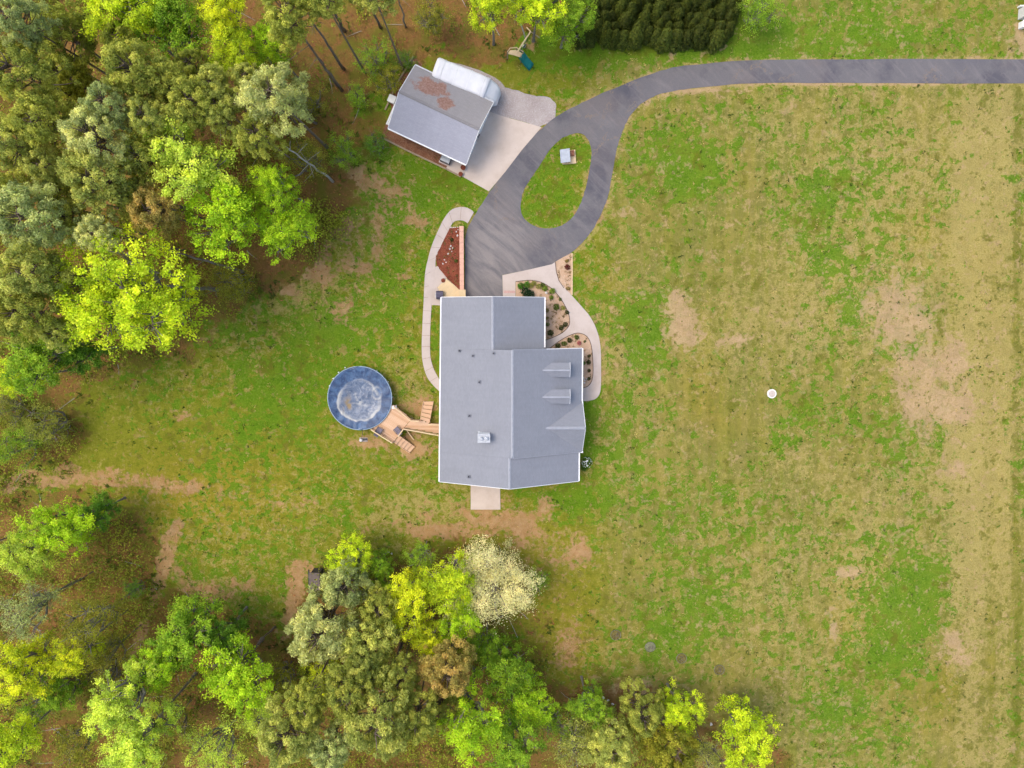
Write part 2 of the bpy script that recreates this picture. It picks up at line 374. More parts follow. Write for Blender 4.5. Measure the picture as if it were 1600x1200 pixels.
xyz = np.stack([gx, gy, gz], 1)
ppx, ppy = to_px(np.stack([gx, gy, np.zeros_like(gx)], 1))
# which cover grows where -------------------------------------------------
nA = fbm(gx / 6, gy / 6, 1); nB = fbm(gx / 2.2, gy / 2.2, 2); nC = fbm(gx / 14, gy / 14, 3); nS = fbm(gx / 1.3, gy / 16, 4, 3)
def sstep(a, b, x):
    t = np.clip((x - a) / (b - a), 0, 1); return t * t * (3 - 2 * t)
field = sstep(905, 985, ppx + (nA - .5) * 60)
woods = sstep(26, -26, poly_sdf(ppx, ppy, WOODS) + (nA - .5) * 60 + (nB - .5) * 40)
north = sstep(100, 88, ppy) * sstep(760, 840, ppx)
lush = .30 + .8 * (nC - .5) + .3 * (nA - .5)
dry = field * (.0 + .22 * sstep(1000, 1330, ppx + (nC - .5) * 300) * (1 - .5 * sstep(700, 950, ppy))) + .22 + .6 * (nC - .5) + .15 * (nS - .5) * field
dirt = .02 + .10 * (nC - .5) + .05 * field
dark = .16 + .45 * (nA - .5) + .3 * (nS - .5) * field
litter = woods * .95
lush = lush - .04 * field + .26 * (fbm(gx / 7 + 40, gy / 9, 19, 3) - .5) * 2 * field + .30 * north; dry = dry - .20 * north
yel = np.zeros_like(gx)
def blob(arr, w, *pts, pw=2.0):
    for (cx, cy, rx, ry) in pts:
        d = ((ppx - cx) / rx) ** 2 + ((ppy - cy) / ry) ** 2
        arr += w * np.exp(-d ** (pw / 2) * 1.1)
def stroke(arr, w, width, pts, soft=.5):
    L = smooth_line(pts, 4); d = np.full(gx.shape, 1e9)
    for a, b in zip(L[:-1], L[1:]):
        ex, ey = b[0] - a[0], b[1] - a[1]
        t = np.clip(((ppx - a[0]) * ex + (ppy - a[1]) * ey) / (ex * ex + ey * ey), 0, 1)
        d = np.minimum(d, np.hypot(ppx - a[0] - t * ex, ppy - a[1] - t * ey))
    arr += w * sstep(width * (1 + soft), width * (1 - soft), d + (nB - .5) * width * 1.8 + (nA - .5) * width)
# bright green areas of the field and lawns
blob(lush, .50, (1000, 500, 55, 45), (1010, 540, 26, 40), (1385, 670, 60, 45), (1430, 900, 60, 70), (1420, 960, 70, 60), (1385, 1010, 60, 40), (1420, 1050, 90, 40), (1520, 1030, 25, 25),
     (1260, 650, 50, 50), (1215, 690, 30, 30), (1290, 300, 30, 40), (1100, 280, 50, 40), (1060, 240, 60, 40), (1280, 405, 30, 30), (1330, 480, 30, 30), (1430, 545, 40, 18),
     (1105, 940, 35, 30), (1050, 990, 60, 40), (1300, 1110, 60, 50), (915, 655, 14, 60), (905, 780, 60, 22), (860, 775, 60, 25), (930, 615, 10, 20), (900, 462, 12, 22))
blob(lush, .38, (700, 300, 80, 40), (640, 280, 60, 50), (620, 430, 60, 60), (560, 500, 70, 60), (520, 520, 60, 50), (480, 590, 90, 60), (370, 700, 70, 60), (430, 640, 90, 60), (600, 130, 40, 60), (620, 330, 40, 30),
     (870, 240, 60, 40), (860, 310, 60, 60), (850, 60, 90, 40), (1000, 75, 160, 28), (1180, 60, 90, 40), (1330, 60, 160, 30), (570, 200, 30, 40), (680, 540, 10, 70), (250, 640, 60, 60), (880, 80, 70, 30))
blob(lush, -.25, (700, 900, 160, 100), (1540, 700, 50, 500), (980, 420, 40, 40), (1200, 480, 90, 120), (1120, 640, 80, 60), (450, 420, 60, 50), (480, 290, 60, 60))
# tan, dried-out areas
blob(dry, .25, (935, 510, 40, 60), (950, 560, 40, 40), (1540, 500, 60, 200), (1560, 200, 60, 120), (1520, 800, 60, 160), (1330, 920, 50, 90), (1400, 250, 60, 80), (1150, 520, 80, 80), (1250, 720, 60, 40),
     (920, 160, 30, 30), (860, 170, 30, 14), (690, 790, 110, 40), (620, 800, 60, 30), (1190, 60, 50, 20), (1400, 40, 100, 14), (650, 640, 40, 40), (500, 470, 90, 60), (640, 590, 30, 40), (880, 870, 60, 40))
blob(lush, .13, (1050, 250, 110, 110), (1000, 400, 90, 60), (960, 820, 110, 90), (1080, 960, 130, 80), (1250, 330, 120, 80), (1130, 800, 120, 120), (1400, 1120, 140, 60))
blob(yel, 1.0, (1540, 420, 60, 130), (1330, 940, 40, 100), (1480, 1080, 80, 60), (1100, 620, 40, 60), (1450, 360, 60, 60), (950, 480, 40, 60), (850, 870, 90, 60), (300, 800, 120, 60), (880, 1000, 90, 90), (1560, 700, 40, 300), (350, 760, 160, 70))
# bare earth
blob(dirt, .30, (490, 430, 80, 50), (570, 395, 60, 50), (610, 335, 60, 30), (700, 818, 120, 30), (640, 610, 40, 30), (620, 690, 60, 30), (930, 530, 30, 60), (1480, 620, 70, 70), (870, 880, 60, 50))
blob(dirt, .70, (1392, 472, 50, 42), (1440, 572, 44, 22), (1490, 560, 24, 34), (1412, 515, 44, 34), (1065, 500, 26, 34), (1075, 525, 24, 26), (1480, 640, 50, 22), (1430, 625, 26, 40), (1150, 530, 34, 10),
     (580, 285, 46, 16), (555, 270, 22, 22), (615, 300, 20, 9), (650, 345, 14, 10), (545, 350, 14, 10), (520, 360, 16, 12), (530, 483, 24, 14), (440, 452, 22, 10), (570, 420, 10, 12), (633, 432, 16, 5), (500, 425, 16, 14),
     (970, 335, 16, 10), (1330, 895, 26, 10), (1490, 1000, 26, 20), (1500, 1030, 24, 14), (1303, 980, 7, 24), (462, 930, 18, 34), (680, 830, 60, 12), (820, 830, 30, 34), (770, 812, 50, 20), (850, 790, 16, 18), (900, 860, 16, 14),
     (282, 650, 14, 9), (890, 1010, 26, 40), (960, 1090, 40, 22), (1000, 1075, 30, 14), (890, 1095, 22, 16), (1595, 70, 24, 30), (1050, 85, 6, 10), (828, 68, 12, 10), (655, 700, 26, 12), (575, 692, 24, 10), (655, 640, 24, 14),
     (640, 700, 16, 22), (1125, 70, 12, 10), (1490, 735, 26, 16), (1060, 470, 14, 12), (930, 580, 26, 8), (912, 840, 9, 9), (908, 862, 10, 10), (1380, 130, 260, 3), (1100, 142, 60, 4), (1010, 162, 10, 8))
stroke(dirt, .62, 12, [(10, 758), (60, 748), (130, 744), (190, 748), (240, 756), (300, 764)])
stroke(dirt, .25, 9, [(300, 764), (380, 775), (480, 790)])
stroke(dirt, .70, 10, [(275, 825), (266, 850), (258, 880), (245, 920), (232, 960), (218, 1000), (208, 1030)])
stroke(dirt, .48, 14, [(258, 880), (300, 915), (350, 925), (385, 918)])
path = np.zeros_like(gx)
for wd_, pts in ((14, [(10, 758), (60, 748), (130, 744), (190, 748), (240, 756), (300, 764)]), (12, [(275, 825), (266, 850), (258, 880), (245, 920), (232, 960), (218, 1000), (205, 1040)]), (12, [(258, 880), (300, 915), (350, 925), (385, 918)]), (20, [(470, 890), (455, 950), (445, 985)]), (16, [(560, 262), (600, 290)]), (14, [(545, 345), (500, 425)])): stroke(path, 1.0, wd_, pts, .7)
stroke(dirt, .6, 16, [(470, 890), (455, 950), (445, 985)]); stroke(dirt, .42, 6, [(1594, 60), (1588, 40)])
for L in (DRIVE[:86], DRIVE[92:]): stroke(dirt, .30, 3.5, L[::6]); stroke(dry, .35, 6, L[::6])
stroke(dirt, .22, 3, ISLAND[::4] + [ISLAND[0]]); stroke(dry, .3, 6, ISLAND[::4] + [ISLAND[0]])
litter -= .9 * np.clip(path, 0, 1)
# red-brown litter spilling out along the tree line, and green seedlings among it
blob(litter, .45, (560, 300, 60, 40), (500, 410, 40, 40), (600, 180, 40, 40), (730, 70, 80, 40), (220, 850, 30, 60), (460, 930, 30, 40), (905, 1080, 60, 40), (890, 1000, 40, 50))
blob(litter, -.45, (600, 120, 45, 60), (540, 235, 30, 30), (580, 245, 30, 20), (480, 160, 30, 30), (30, 690, 50, 40), (840, 1000, 60, 100), (800, 960, 50, 80))
# mown strips: long north-south bands in the field
stroke(dark, .32, 7, [(1592, 150), (1590, 500), (1588, 800), (1592, 1200)], .3)
stroke(dark, .16, 9, [(1545, 150), (1540, 1200)], .6)
stroke(dry, .45, 22, [(1520, 160), (1516, 1200)], .5); stroke(lush, -.3, 40, [(1535, 160), (1530, 1200)], .5); stroke(dry, .3, 10, [(1570, 160), (1568, 1200)], .5)
blob(dark, .22, (1500, 1090, 60, 60), (1180, 1070, 90, 30), (1280, 860, 60, 60), (260, 700, 80, 40), (390, 940, 60, 14), (990, 70, 220, 20), (700, 275, 70, 40), (860, 320, 50, 50), (900, 930, 60, 60), (1340, 1060, 60, 20))  # dark green patches; some beside trees are tree shade painted into the grass
me = bpy.data.meshes.new('ground'); nx, ny = len(xs), len(ys)
idx = np.arange(nx * ny).reshape(ny, nx)
fq = np.stack([idx[:-1, :-1], idx[:-1, 1:], idx[1:, 1:], idx[1:, :-1]], -1).reshape(-1, 4)
me.vertices.add(nx * ny); me.vertices.foreach_set('co', xyz.ravel().astype(np.float32))
me.loops.add(fq.size); me.loops.foreach_set('vertex_index', fq.ravel().astype(np.int32))
me.polygons.add(len(fq)); me.polygons.foreach_set('loop_start', np.arange(0, fq.size, 4, dtype=np.int32))
me.update(calc_edges=True)
def put_attr(me, name, *ch):
    a = me.attributes.new(name, 'FLOAT_COLOR', 'POINT'); n = len(ch[0])
    arr = np.ones((n, 4), np.float32)
    for i, c in enumerate(ch): arr[:, i] = c
    a.data.foreach_set('color', arr.ravel())
put_attr(me, 'cover', lush, dry, dirt); put_attr(me, 'floor', litter, field, dark); put_attr(me, 'tint', yel, woods, north)
m = NT('ground_cover'); v = m.coord('Object')
def chan(name):
    a = m.n('ShaderNodeAttribute', attribute_name=name); s = m.n('ShaderNodeSeparateColor'); m.l(a.outputs['Color'], s.inputs[0]); return s.outputs
cv, fl, ti = chan('cover'), chan('floor'), chan('tint')
def cover_mask(w, n, soft=.10): return m.ramp(m.math('ADD', w, m.ramp(n, .385, .615)), .98 - soft, .98 + soft)
n_big = m.noise(.42, 6, .62, v, .4); n_mid = m.noise(1.1, 6, .66, v); n_fine = m.noise(4.2, 5, .7, v); n_grain = m.noise(11, 4, .75, v); n_ear = m.noise(.8, 7, .68, v, .3)
st = m.n('ShaderNodeMapping'); st.inputs['Scale'].default_value = (1.5, .10, 1); m.l(v, st.inputs[0]); n_str = m.noise(1.0, 4, .6, st.outputs[0])
GK = .60
n_patch = m.noise(.75, 3, .55, v, .5); n_cl = m.noise(1.9, 4, .6, v, .3); n_wide = m.noise(.13, 4, .55, v, .6)
c = m.mix(m.ramp(m.mix(.4, n_mid, n_fine), .40, .60), lin(132, 140, 38, GK), lin(160, 160, 54, GK))
fieldc = m.mix(m.ramp(m.mix(.4, n_mid, n_fine), .40, .60), lin(138, 142, 56, GK), lin(170, 164, 80, GK))
fieldc = m.mix(m.ramp(n_str, .44, .56, 0, .8), fieldc, lin(156, 148, 84, GK))
fieldc = m.mix(m.ramp(n_wide, .42, .60, 0, .5), fieldc, lin(186, 166, 84, GK))
wv = m.n('ShaderNodeTexWave', bands_direction='X'); wv.inputs['Scale'].default_value = .13; wv.inputs['Distortion'].default_value = 1.2; wv.inputs['Detail'].default_value = 3; wv.inputs['Detail Scale'].default_value = .6; m.l(v, wv.inputs[0])
fieldc = m.mix(m.ramp(wv.outputs['Fac'], .3, .7, 0, .38), fieldc, lin(132, 134, 60, GK))
c = m.mix(m.math('MULTIPLY', fl[1], .9), c, fieldc)
c = m.mix(m.math('MULTIPLY', ti[0], m.ramp(n_mid, .35, .6, .1, .6)), c, lin(182, 158, 54, GK))
dryc = m.mix(m.ramp(n_grain, .38, .62), lin(188, 168, 92, GK), lin(210, 192, 124, GK))
c = m.mix(m.math('MULTIPLY', cover_mask(cv[1], m.mix(.35, n_mid, n_fine), .22), .75), c, dryc)
lushc = m.mix(m.ramp(n_fine, .4, .62), lin(94, 142, 24, GK), lin(126, 166, 40, GK))
lushc = m.mix(m.ramp(n_big, .42, .60, 0, .6), lushc, lin(128, 150, 42, GK))
c = m.mix(m.math('MULTIPLY', cover_mask(cv[0], m.mix(.45, n_patch, n_cl), .07), .88), c, lushc)
c = m.mix(m.math('MULTIPLY', cover_mask(fl[2], m.mix(.4, n_big, n_mid), .16), .65), c, lin(104, 112, 28, GK))  # dark grass tone, which also carries the painted tree shade
dirtc = m.mix(m.ramp(n_mid, .38, .62), lin(224, 176, 134, GK), lin(200, 148, 102, GK))
dirtc = m.mix(m.math('MULTIPLY', fl[1], .8), dirtc, m.mix(m.ramp(n_cl, .4, .6), lin(228, 194, 154, GK), lin(212, 182, 134, GK)))
dirtc = m.mix(m.ramp(n_fine, .54, .66, 0, .5), dirtc, lin(160, 142, 70, GK))
c = m.mix(m.math('MULTIPLY', cover_mask(cv[2], m.mix(.5, m.noise(.62, 4, .6, v, .5), n_cl), .20), .80), c, dirtc)
litc = m.mix(m.ramp(n_mid, .38, .62), lin(164, 116, 68, GK), lin(136, 108, 50, GK))
litc = m.mix(m.ramp(n_fine, .42, .66), litc, lin(180, 132, 84, GK))
litc = m.mix(m.ramp(n_grain, .52, .7, 0, .6), litc, lin(84, 66, 34, GK))
litc = m.mix(m.ramp(n_big, .46, .60, 0, .75), litc, lin(116, 122, 40, GK))
c = m.mix(m.math('MULTIPLY', cover_mask(fl[0], m.mix(.5, n_mid, n_big), .16), .94), c, litc)
spk = m.math('MULTIPLY', m.ramp(n_grain, .25, .75, .80, 1.18), m.ramp(n_big, .3, .7, .84, 1.14))
hsv = m.n('ShaderNodeHueSaturation'); m.l(c, hsv.inputs['Color']); m.l(spk, hsv.inputs['Value'])
m.bump(m.mix(.5, n_grain, n_fine), .9, .10)
M['ground'] = m.done(hsv.outputs[0], 1.0, 0, .05)
me.materials.append(M['ground']); me.polygons.foreach_set('use_smooth', [True] * len(me.polygons))
tag(link('ground', me), kind='structure')

# ------------------------------------------------------------------ drive, pads, walks, beds
tag(slab_poly('driveway', Ws(DRIVE), -.1, .030, M['asphalt'], holes=[Ws(ISLAND)], jitter=.035), kind='structure')
tag(slab_poly('gravel_pad', Ws(smooth_line(GRAVEL, 3, True)), -.1, .016, M['gravel'], jitter=.08), kind='structure')
tag(slab_poly('concrete_apron', Ws(APRON), -.1, .055, M['apron']), kind='structure')
tag(slab_poly('front_walk', Ws(FRONT_WALK), -.1, .075, M['concrete']), kind='structure')
MB().hexa(Ws([(787, 458), (805, 458), (805, 454), (787, 454)], .07), Ws([(787, 458), (805, 458), (805, 454), (787, 454)], .082)).build('brick_band', M['pink_brick_step'], None)
tag(bpy.data.objects['brick_band'], kind='structure')
tag(slab_poly('patio', Ws([(735.5, 740), (781, 740), (782, 796), (735.5, 796)]), -.1, .07, M['apron']), kind='structure')
for nm, pl in (('garden_bed', BED_ONE), ('garden_bed', BED_TWO), ('garden_bed', BED_THREE)):
    tag(slab_poly(nm, Ws(pl), -.1, .045, M['tan_mulch'], jitter=.02), kind='structure')
tag(slab_poly('mulch_strip', Ws([(646, 88), (660, 100), (640, 140), (640, 190), (720, 240), (712, 262), (697, 264), (640, 237), (596, 215), (603, 196), (612, 170), (606, 150)]), -.1, .03, M['mulch_dull'], jitter=.05), kind='structure')
# side walk of separate slabs
WALK_OUT = smooth_line([(741, 331), (729, 324.5), (716, 324), (704, 329), (695, 340), (686, 357), (675, 383), (668, 408), (664, 430), (662, 470), (660, 510), (659, 545), (660.5, 566), (667, 588), (678, 603), (694, 618)], 8)
WALK_IN = smooth_line([(731, 349), (724, 345), (716, 344.5), (709, 347), (703, 356), (697, 369), (689, 385), (681.5, 402), (680, 420), (675, 470), (672.5, 510), (672, 545), (673.5, 562), (679.5, 580), (690, 597), (704, 611)], 8)
walk = thing('side_walk', W(675, 450), None, None); walk['kind'] = 'structure'
cut = [0]; acc = 0.0
for i in range(1, len(WALK_OUT)):
    acc += math.hypot(WALK_OUT[i][0] + WALK_IN[i][0] - WALK_OUT[i - 1][0] - WALK_IN[i - 1][0], WALK_OUT[i][1] + WALK_IN[i][1] - WALK_OUT[i - 1][1] - WALK_IN[i - 1][1]) / 2
    if acc > 17: cut.append(i); acc = 0.0
cut[-1] = len(WALK_OUT) - 1
for a, b in zip(cut[:-1], cut[1:]):
    o_ = [Vector(WALK_OUT[i]) for i in range(a, b + 1)]; i_ = [Vector(WALK_IN[i]) for i in range(a, b + 1)]
    g = .16
    for s_ in (o_, i_):
        s_[0] = s_[0] + (s_[1] - s_[0]).normalized() * g; s_[-1] = s_[-1] + (s_[-2] - s_[-1]).normalized() * g
    ring = [(p.x, p.y) for p in o_] + [(p.x, p.y) for p in reversed(i_)]
    slab_poly('slab', Ws(ring), -.08, .065 + random.Random(a).uniform(-.006, .006), M['concrete'], walk)
slab_poly('slab', Ws([(672, 419), (684, 416), (727, 456), (726, 470), (700, 478), (668, 476)]), -.08, .052, M['concrete'], walk)
tag(slab_poly('walk_joint_bed', Ws(WALK_OUT[::2] + WALK_IN[::-2]), -.09, .035, M['mulch_dull']), kind='structure')

# bed edging (dark bands that hold the gravel)
def edging(name, pts, label, w=.07, h=.10, mat='edging', closed=False):
    L = Ws(pts); root = MB()
    for a, b in zip(L[:-1], L[1:]): root.bar(a + Vector((0, 0, .05)), b + Vector((0, 0, .05)), w, h)
    return tag(root.build(name, M[mat]), label, 'edging')
edging('bed_edging', BED_ONE[:-3], 'thin dark edging round the large gravel bed beside the front walk')
edging('bed_edging', BED_TWO[:-2], 'thin dark edging round the small bed against the front of the house')
edging('bed_edging', BED_THREE[2:6], 'curved dark edging of the triangular bed beside the driveway')
edging('bed_border', [(893.8, 396), (893.8, 461)], 'straight pale border between triangular bed and field', .12, .12, 'wood_worn')

# raised mulch bed behind the brick wall
bm_ = MB(); ring = Ws(MULCH_BED); cen = W(708, 405)
edge = [v_ + Vector((0, 0, .07)) for v_ in ring]
n_r = 5; dense = []
for a, b in zip(ring, ring[1:] + ring[:1]):
    for k in range(6): dense.append(a.lerp(b, k / 6))
def bed_h(p):
    d = max(0.0, min(1.0, 1 - (W(719, 400).x - p.x) / 2.6)); t = max(0, min(1, (p.y - W(700, 460).y) / 2)); return .06 + .52 * d * d
rings = []
for j in range(n_r):
    k = j / n_r; rr = []
    for p in dense:
        q = p.lerp(cen, k); rr.append((q.x, q.y, bed_h(q) + .05 * (float(vnoise(q.x * 2.5, q.y * 2.5, 8)) - .5)))
    rings.append(rr)
i0 = 0
for rr in rings: bm_.v += rr
bm_.v.append((cen.x, cen.y, bed_h(cen))); nd = len(dense)
for j in range(n_r - 1):
    for k in range(nd): bm_.f.append((j * nd + k, j * nd + (k + 1) % nd, (j + 1) * nd + (k + 1) % nd, (j + 1) * nd + k))
for k in range(nd): bm_.f.append(((n_r - 1) * nd + k, (n_r - 1) * nd + (k + 1) % nd, n_r * nd))
tag(bm_.build('mulch_bed', M['mulch'], smooth=True), kind='structure')

# ------------------------------------------------------------------ brick retaining wall: courses of bricks with a pale cap
bw = NT('red_brick'); v = bw.coord('Object'); oi = bw.n('ShaderNodeObjectInfo')
cc = bw.mix(bw.ramp(oi.outputs['Random'], 0, 1), lin(190, 120, 96, K), lin(160, 92, 74, K)); cc = bw.mix(bw.ramp(bw.noise(9, 4, .7, v), .4, .7, 0, .5), cc, lin(205, 150, 128, K))
M['brick'] = bw.done(cc, .92, 0, .2)
M['cap'] = simple('pink_wall_cap', lin(238, 186, 160, .74), .9, .10, 4, 25)
M['mortar'] = simple('mortar', (.45, .42, .39), .95, .1)
p0, p1 = W(722.3, 354.5), W(721.6, 455.0); WH = .82
rw = thing('brick_retaining_wall', ((p0.x + p1.x) / 2, (p0.y + p1.y) / 2, 0), 'low red brick wall with pale cap between mulch bed and driveway', 'wall')
wx = (p0.x + p1.x) / 2
MB().box(wx - .11, wx + .11, p1.y, p0.y, 0, WH).build('core', M['mortar'], rw)
bl = MB().box(-.10, .10, -.20, .20, -.085, .085); bme = bl.build('brick', M['brick'], None); bme.parent = rw
nb = int((p0.y - p1.y) / .42); first = True
for row in range(4):
    for k in range(nb + (row % 2)):
        y = p1.y + .21 + k * .42 - (.21 if row % 2 else 0)
        y = min(max(y, p1.y + .12), p0.y - .12)
        o = bme if first else bme.copy()
        if not first: COL.objects.link(o)
        first = False; o.location = (wx + .045 - rw.location.x, y - rw.location.y, .1 + row * .195)
for k in range(12):
    y0 = p1.y + (p0.y - p1.y) * k / 12; y1 = p1.y + (p0.y - p1.y) * (k + 1) / 12 - .015
    MB().box(wx - .24, wx + .24, y0, y1, WH + .002, WH + .085).build('cap_stone', M['cap'], rw)
pr = thing('brick_pier', W(722.5, 459), 'short brick pier with pale cap where the wall meets the house', 'pier')
MB().box(pr.location.x - .32, pr.location.x + .36, pr.location.y - .55, pr.location.y + .38, 0, 1.0).build('body', M['brick'], pr)
MB().box(pr.location.x - .38, pr.location.x + .42, pr.location.y - .58, pr.location.y + .44, 1.002, 1.09).build('cap', M['wood_worn'], pr)

# ------------------------------------------------------------------ the house
def uv_plane(me, ux, uy):
    uvl = me.uv_layers.new(name='UVMap'); ux = np.array(ux); uy = np.array(uy)
    for lp in me.loops:
        c = np.array(me.vertices[lp.vertex_index].co); uvl.data[lp.index].uv = (float(c @ ux), float(c @ uy))
def roof_slope(name, corners, mat, parent, thick=.16):
    """corners: eave0, eave1, ridge1, ridge0 (top surface)"""
    c = [Vector(q) for q in corners]; n = (c[1] - c[0]).cross(c[-1] - c[0]).normalized()
    if n.z < 0: n = -n
    o = MB().hexa([q - Vector((0, 0, thick)) for q in c], c).build(name, mat, parent)
    e = (c[1] - c[0]).normalized(); uv_plane(o.data, e, n.cross(e).normalized()); return o
XL = lambda y: -6.41 - .0202 * (1.77 - y)
EZ, PIT = 3.2, .46
Y0, Y1, Y2, Y3 = 1.80, -3.90, -15.70, -19.10
XG, XM, XB = 5.05, 9.32, 9.05
RG, RM, RB = -.70, 1.42, 1.10
ZG, ZM, ZB = EZ + PIT * 5.72, EZ + PIT * 8.0, EZ + PIT * 7.75
house = thing('house', (1.2, -8.5, 0), 'large pale house with grey shingle roof at the end of the driveway', 'house')
# walls (inside the eaves)
def wall_box(x0, x1, y0, y1, z1): return MB().box(x0, x1, y0, y1, -.1, z1)
wall_box(-6.05, 4.70, Y1 + .02, Y0 - .25, EZ - .18).build('wall', M['siding'], house)
wall_box(-6.30, 8.90, Y2, Y1 - .15, EZ - .18).build('wall', M['siding'], house)
wall_box(-6.40, 8.62, Y3 + .3, Y2 - .01, EZ - .18).build('wall', M['siding'], house)
def gable(y, xa, xb, xr, zr, t=.12):
    b = [(xa, y - t, EZ - .19), (xb, y - t, EZ - .19), (xr, y - t, zr)]; c = [(xa, y, EZ - .19), (xb, y, EZ - .19), (xr, y, zr)]
    MB().hexa(b, c).build('gable_wall', M['siding'], house)
gable(Y0 - .25, -6.0, 4.65, RG, ZG - .35); gable(Y1 - .20, -6.2, 8.85, RM, ZM - .35); gable(Y2 + .25, -6.3, 8.85, RM, ZM - .35); gable(Y3 + .42, -6.4, 8.6, RB, ZB - .35)
roof = bpy.data.objects.new('roof', None); COL.objects.link(roof); roof.parent = house
def rs(*c): return roof_slope('slope', c, M['shingle'], roof)
rs((XL(Y0), Y0, EZ), (XL(Y1), Y1, EZ), (RG, Y1, ZG), (RG, Y0, ZG)); rs((XG, Y0, EZ), (XG, Y1 - .3, EZ), (RG, Y1 - .3, ZG), (RG, Y0, ZG))
rs((XL(Y1), Y1 - .003, EZ), (XL(Y2), Y2, EZ), (RM, Y2, ZM), (RM, Y1 - .003, ZM)); rs((XM, Y1, EZ), (XM, Y2, EZ), (RM, Y2, ZM), (RM, Y1, ZM))
rs((XL(Y2), Y2 - .003, EZ), (XL(Y3), Y3, EZ), (RB, Y3, ZB), (RB, Y2 - .003, ZB)); rs((XB, Y2 + .3, EZ), (XB, Y3, EZ), (RB, Y3, ZB), (RB, Y2 + .3, ZB))
def ridge(x, ya, yb, z):
    for k in range(int(abs(ya - yb) / .62) + 1):
        y = ya - k * .62; ye = max(yb, y - .64)
        if y - ye < .1: break
        MB().hexa([(x - .15, ye, z - .055), (x, ye, z + .035), (x + .15, ye, z - .055), (x + .15, y, z - .055), (x, y, z + .035), (x - .15, y, z - .055)][::-1],
                  [(x - .14, ye, z - .03), (x, ye, z + .062), (x + .14, ye, z - .03), (x + .14, y, z - .045), (x, y, z + .045), (x - .14, y, z - .045)][::-1]).build('ridge_cap', M['ridge'], roof)
ridge(RG, Y0, Y1, ZG); ridge(RM, Y1, Y2, ZM); ridge(RB, Y2, Y3, ZB)
# white gutters and rakes
def trim(p, q, w=.13, h=.16, nm='gutter'): return MB().bar(p, q, w, h).build(nm, M['white'], roof)
for a, b in ((Y0, Y1), (Y1, Y2), (Y2, Y3)): trim((XL(a) - .075, a, EZ - .07), (XL(b) - .075, b, EZ - .07))
trim((XG + .07, Y0, EZ - .07), (XG + .07, Y1 + .12, EZ - .07)); trim((XM + .07, Y1, EZ - .07), (XM + .07, -9.85, EZ - .07)); trim((XB + .07, Y2 - .12, EZ - .07), (XB + .07, Y3, EZ - .07))
def rake(y, xa, xr, xb, zr, left=True, s=1):
    if left: MB().bar((xa, y, EZ - .10), (xr, y, zr - .10), .05, .2).build('rake_board', M['white'], roof)
    MB().bar((xr, y, zr - .10), (xb, y, EZ - .10), .05, .2).build('rake_board', M['white'], roof)
rake(Y0 + .03, XL(Y0), RG, XG, ZG); rake(Y3 - .03, XL(Y3), RB, XB, ZB)
MB().bar((XG + .1, Y1 + .03, EZ + PIT * (XM - XG - .1) - .10), (XM, Y1 + .03, EZ - .10), .06, .22).build('rake_board', M['white'], roof)
MB().bar((RM, Y1 + .03, ZM - .10), (XG + .1, Y1 + .03, EZ + PIT * (XM - XG - .1) - .10), .05, .2).build('rake_board', M['ridge'], roof)
MB().bar((RM, Y2 - .03, ZM - .10), (XM, Y2 - .03, EZ - .10), .05, .2).build('rake_board', M['ridge'], roof)
# front cross gable
gy0, gy1, gyr = W(910, 629, EZ).y, W(911, 705, EZ).y, W(913, 669, EZ + 1.9).y
gx1 = XM + .12; gz = EZ + 1.9
def main_x(z): return XM - (z - EZ) / PIT
for ye in (gy0, gy1):
    c = [(gx1, ye, EZ - .02), (main_x(EZ) - .3, ye, EZ - .02), (main_x(gz) - .35, gyr, gz), (gx1 + .12, gyr, gz)]
    roof_slope('cross_gable_slope', c, M['shingle'], roof, .14)
MB().hexa([(main_x(gz) - .2, gyr - .17, gz - .06), (gx1 + .12, gyr - .17, gz - .06), (gx1 + .12, gyr + .17, gz - .06), (main_x(gz) - .2, gyr + .17, gz - .06)],
          [(main_x(gz) - .2, gyr - .04, gz + .06), (gx1 + .12, gyr - .04, gz + .06), (gx1 + .12, gyr + .04, gz + .06), (main_x(gz) - .2, gyr + .04, gz + .06)]).build('ridge_cap', M['ridge'], roof)
MB().hexa([(gx1 - .25, gy1 + .2, EZ - .2), (gx1 - .25, gy0 - .2, EZ - .2), (gx1 - .25, gyr, gz - .15)], [(gx1 - .12, gy1 + .2, EZ - .2), (gx1 - .12, gy0 - .2, EZ - .2), (gx1 - .12, gyr, gz - .15)]).build('gable_wall', M['siding'], house)
MB().bar((gx1 + .02, gy1, EZ - .14), (gx1 + .14, gyr, gz - .12), .05, .2).build('rake_board', M['white'], roof); MB().bar((gx1 + .02, gy0, EZ - .14), (gx1 + .14, gyr, gz - .12), .05, .2).build('rake_board', M['white'], roof)
MB().bar((XB + .1, Y2 - .08, EZ - .1), (gx1 + .1, Y2 - .08, EZ - .1), .1, .16).build('gutter', M['white'], roof)
trim((gx1 + .05, gy1 - .02, EZ - .1), (gx1 + .05, Y2 - .05, EZ - .1))
# downspout elbow at the end of the front gutter
pe = W(909, 627.5, EZ); MB().tube([(XM + .07, gy0 + .25, EZ - .02), (XM + .12, gy0 + .05, EZ + .03), (XM + .14, gy0 - .25, EZ - .05), (XM + .14, gy0 - .45, EZ - .25)], .075, 8).build('downspout', M['white'], roof, True)
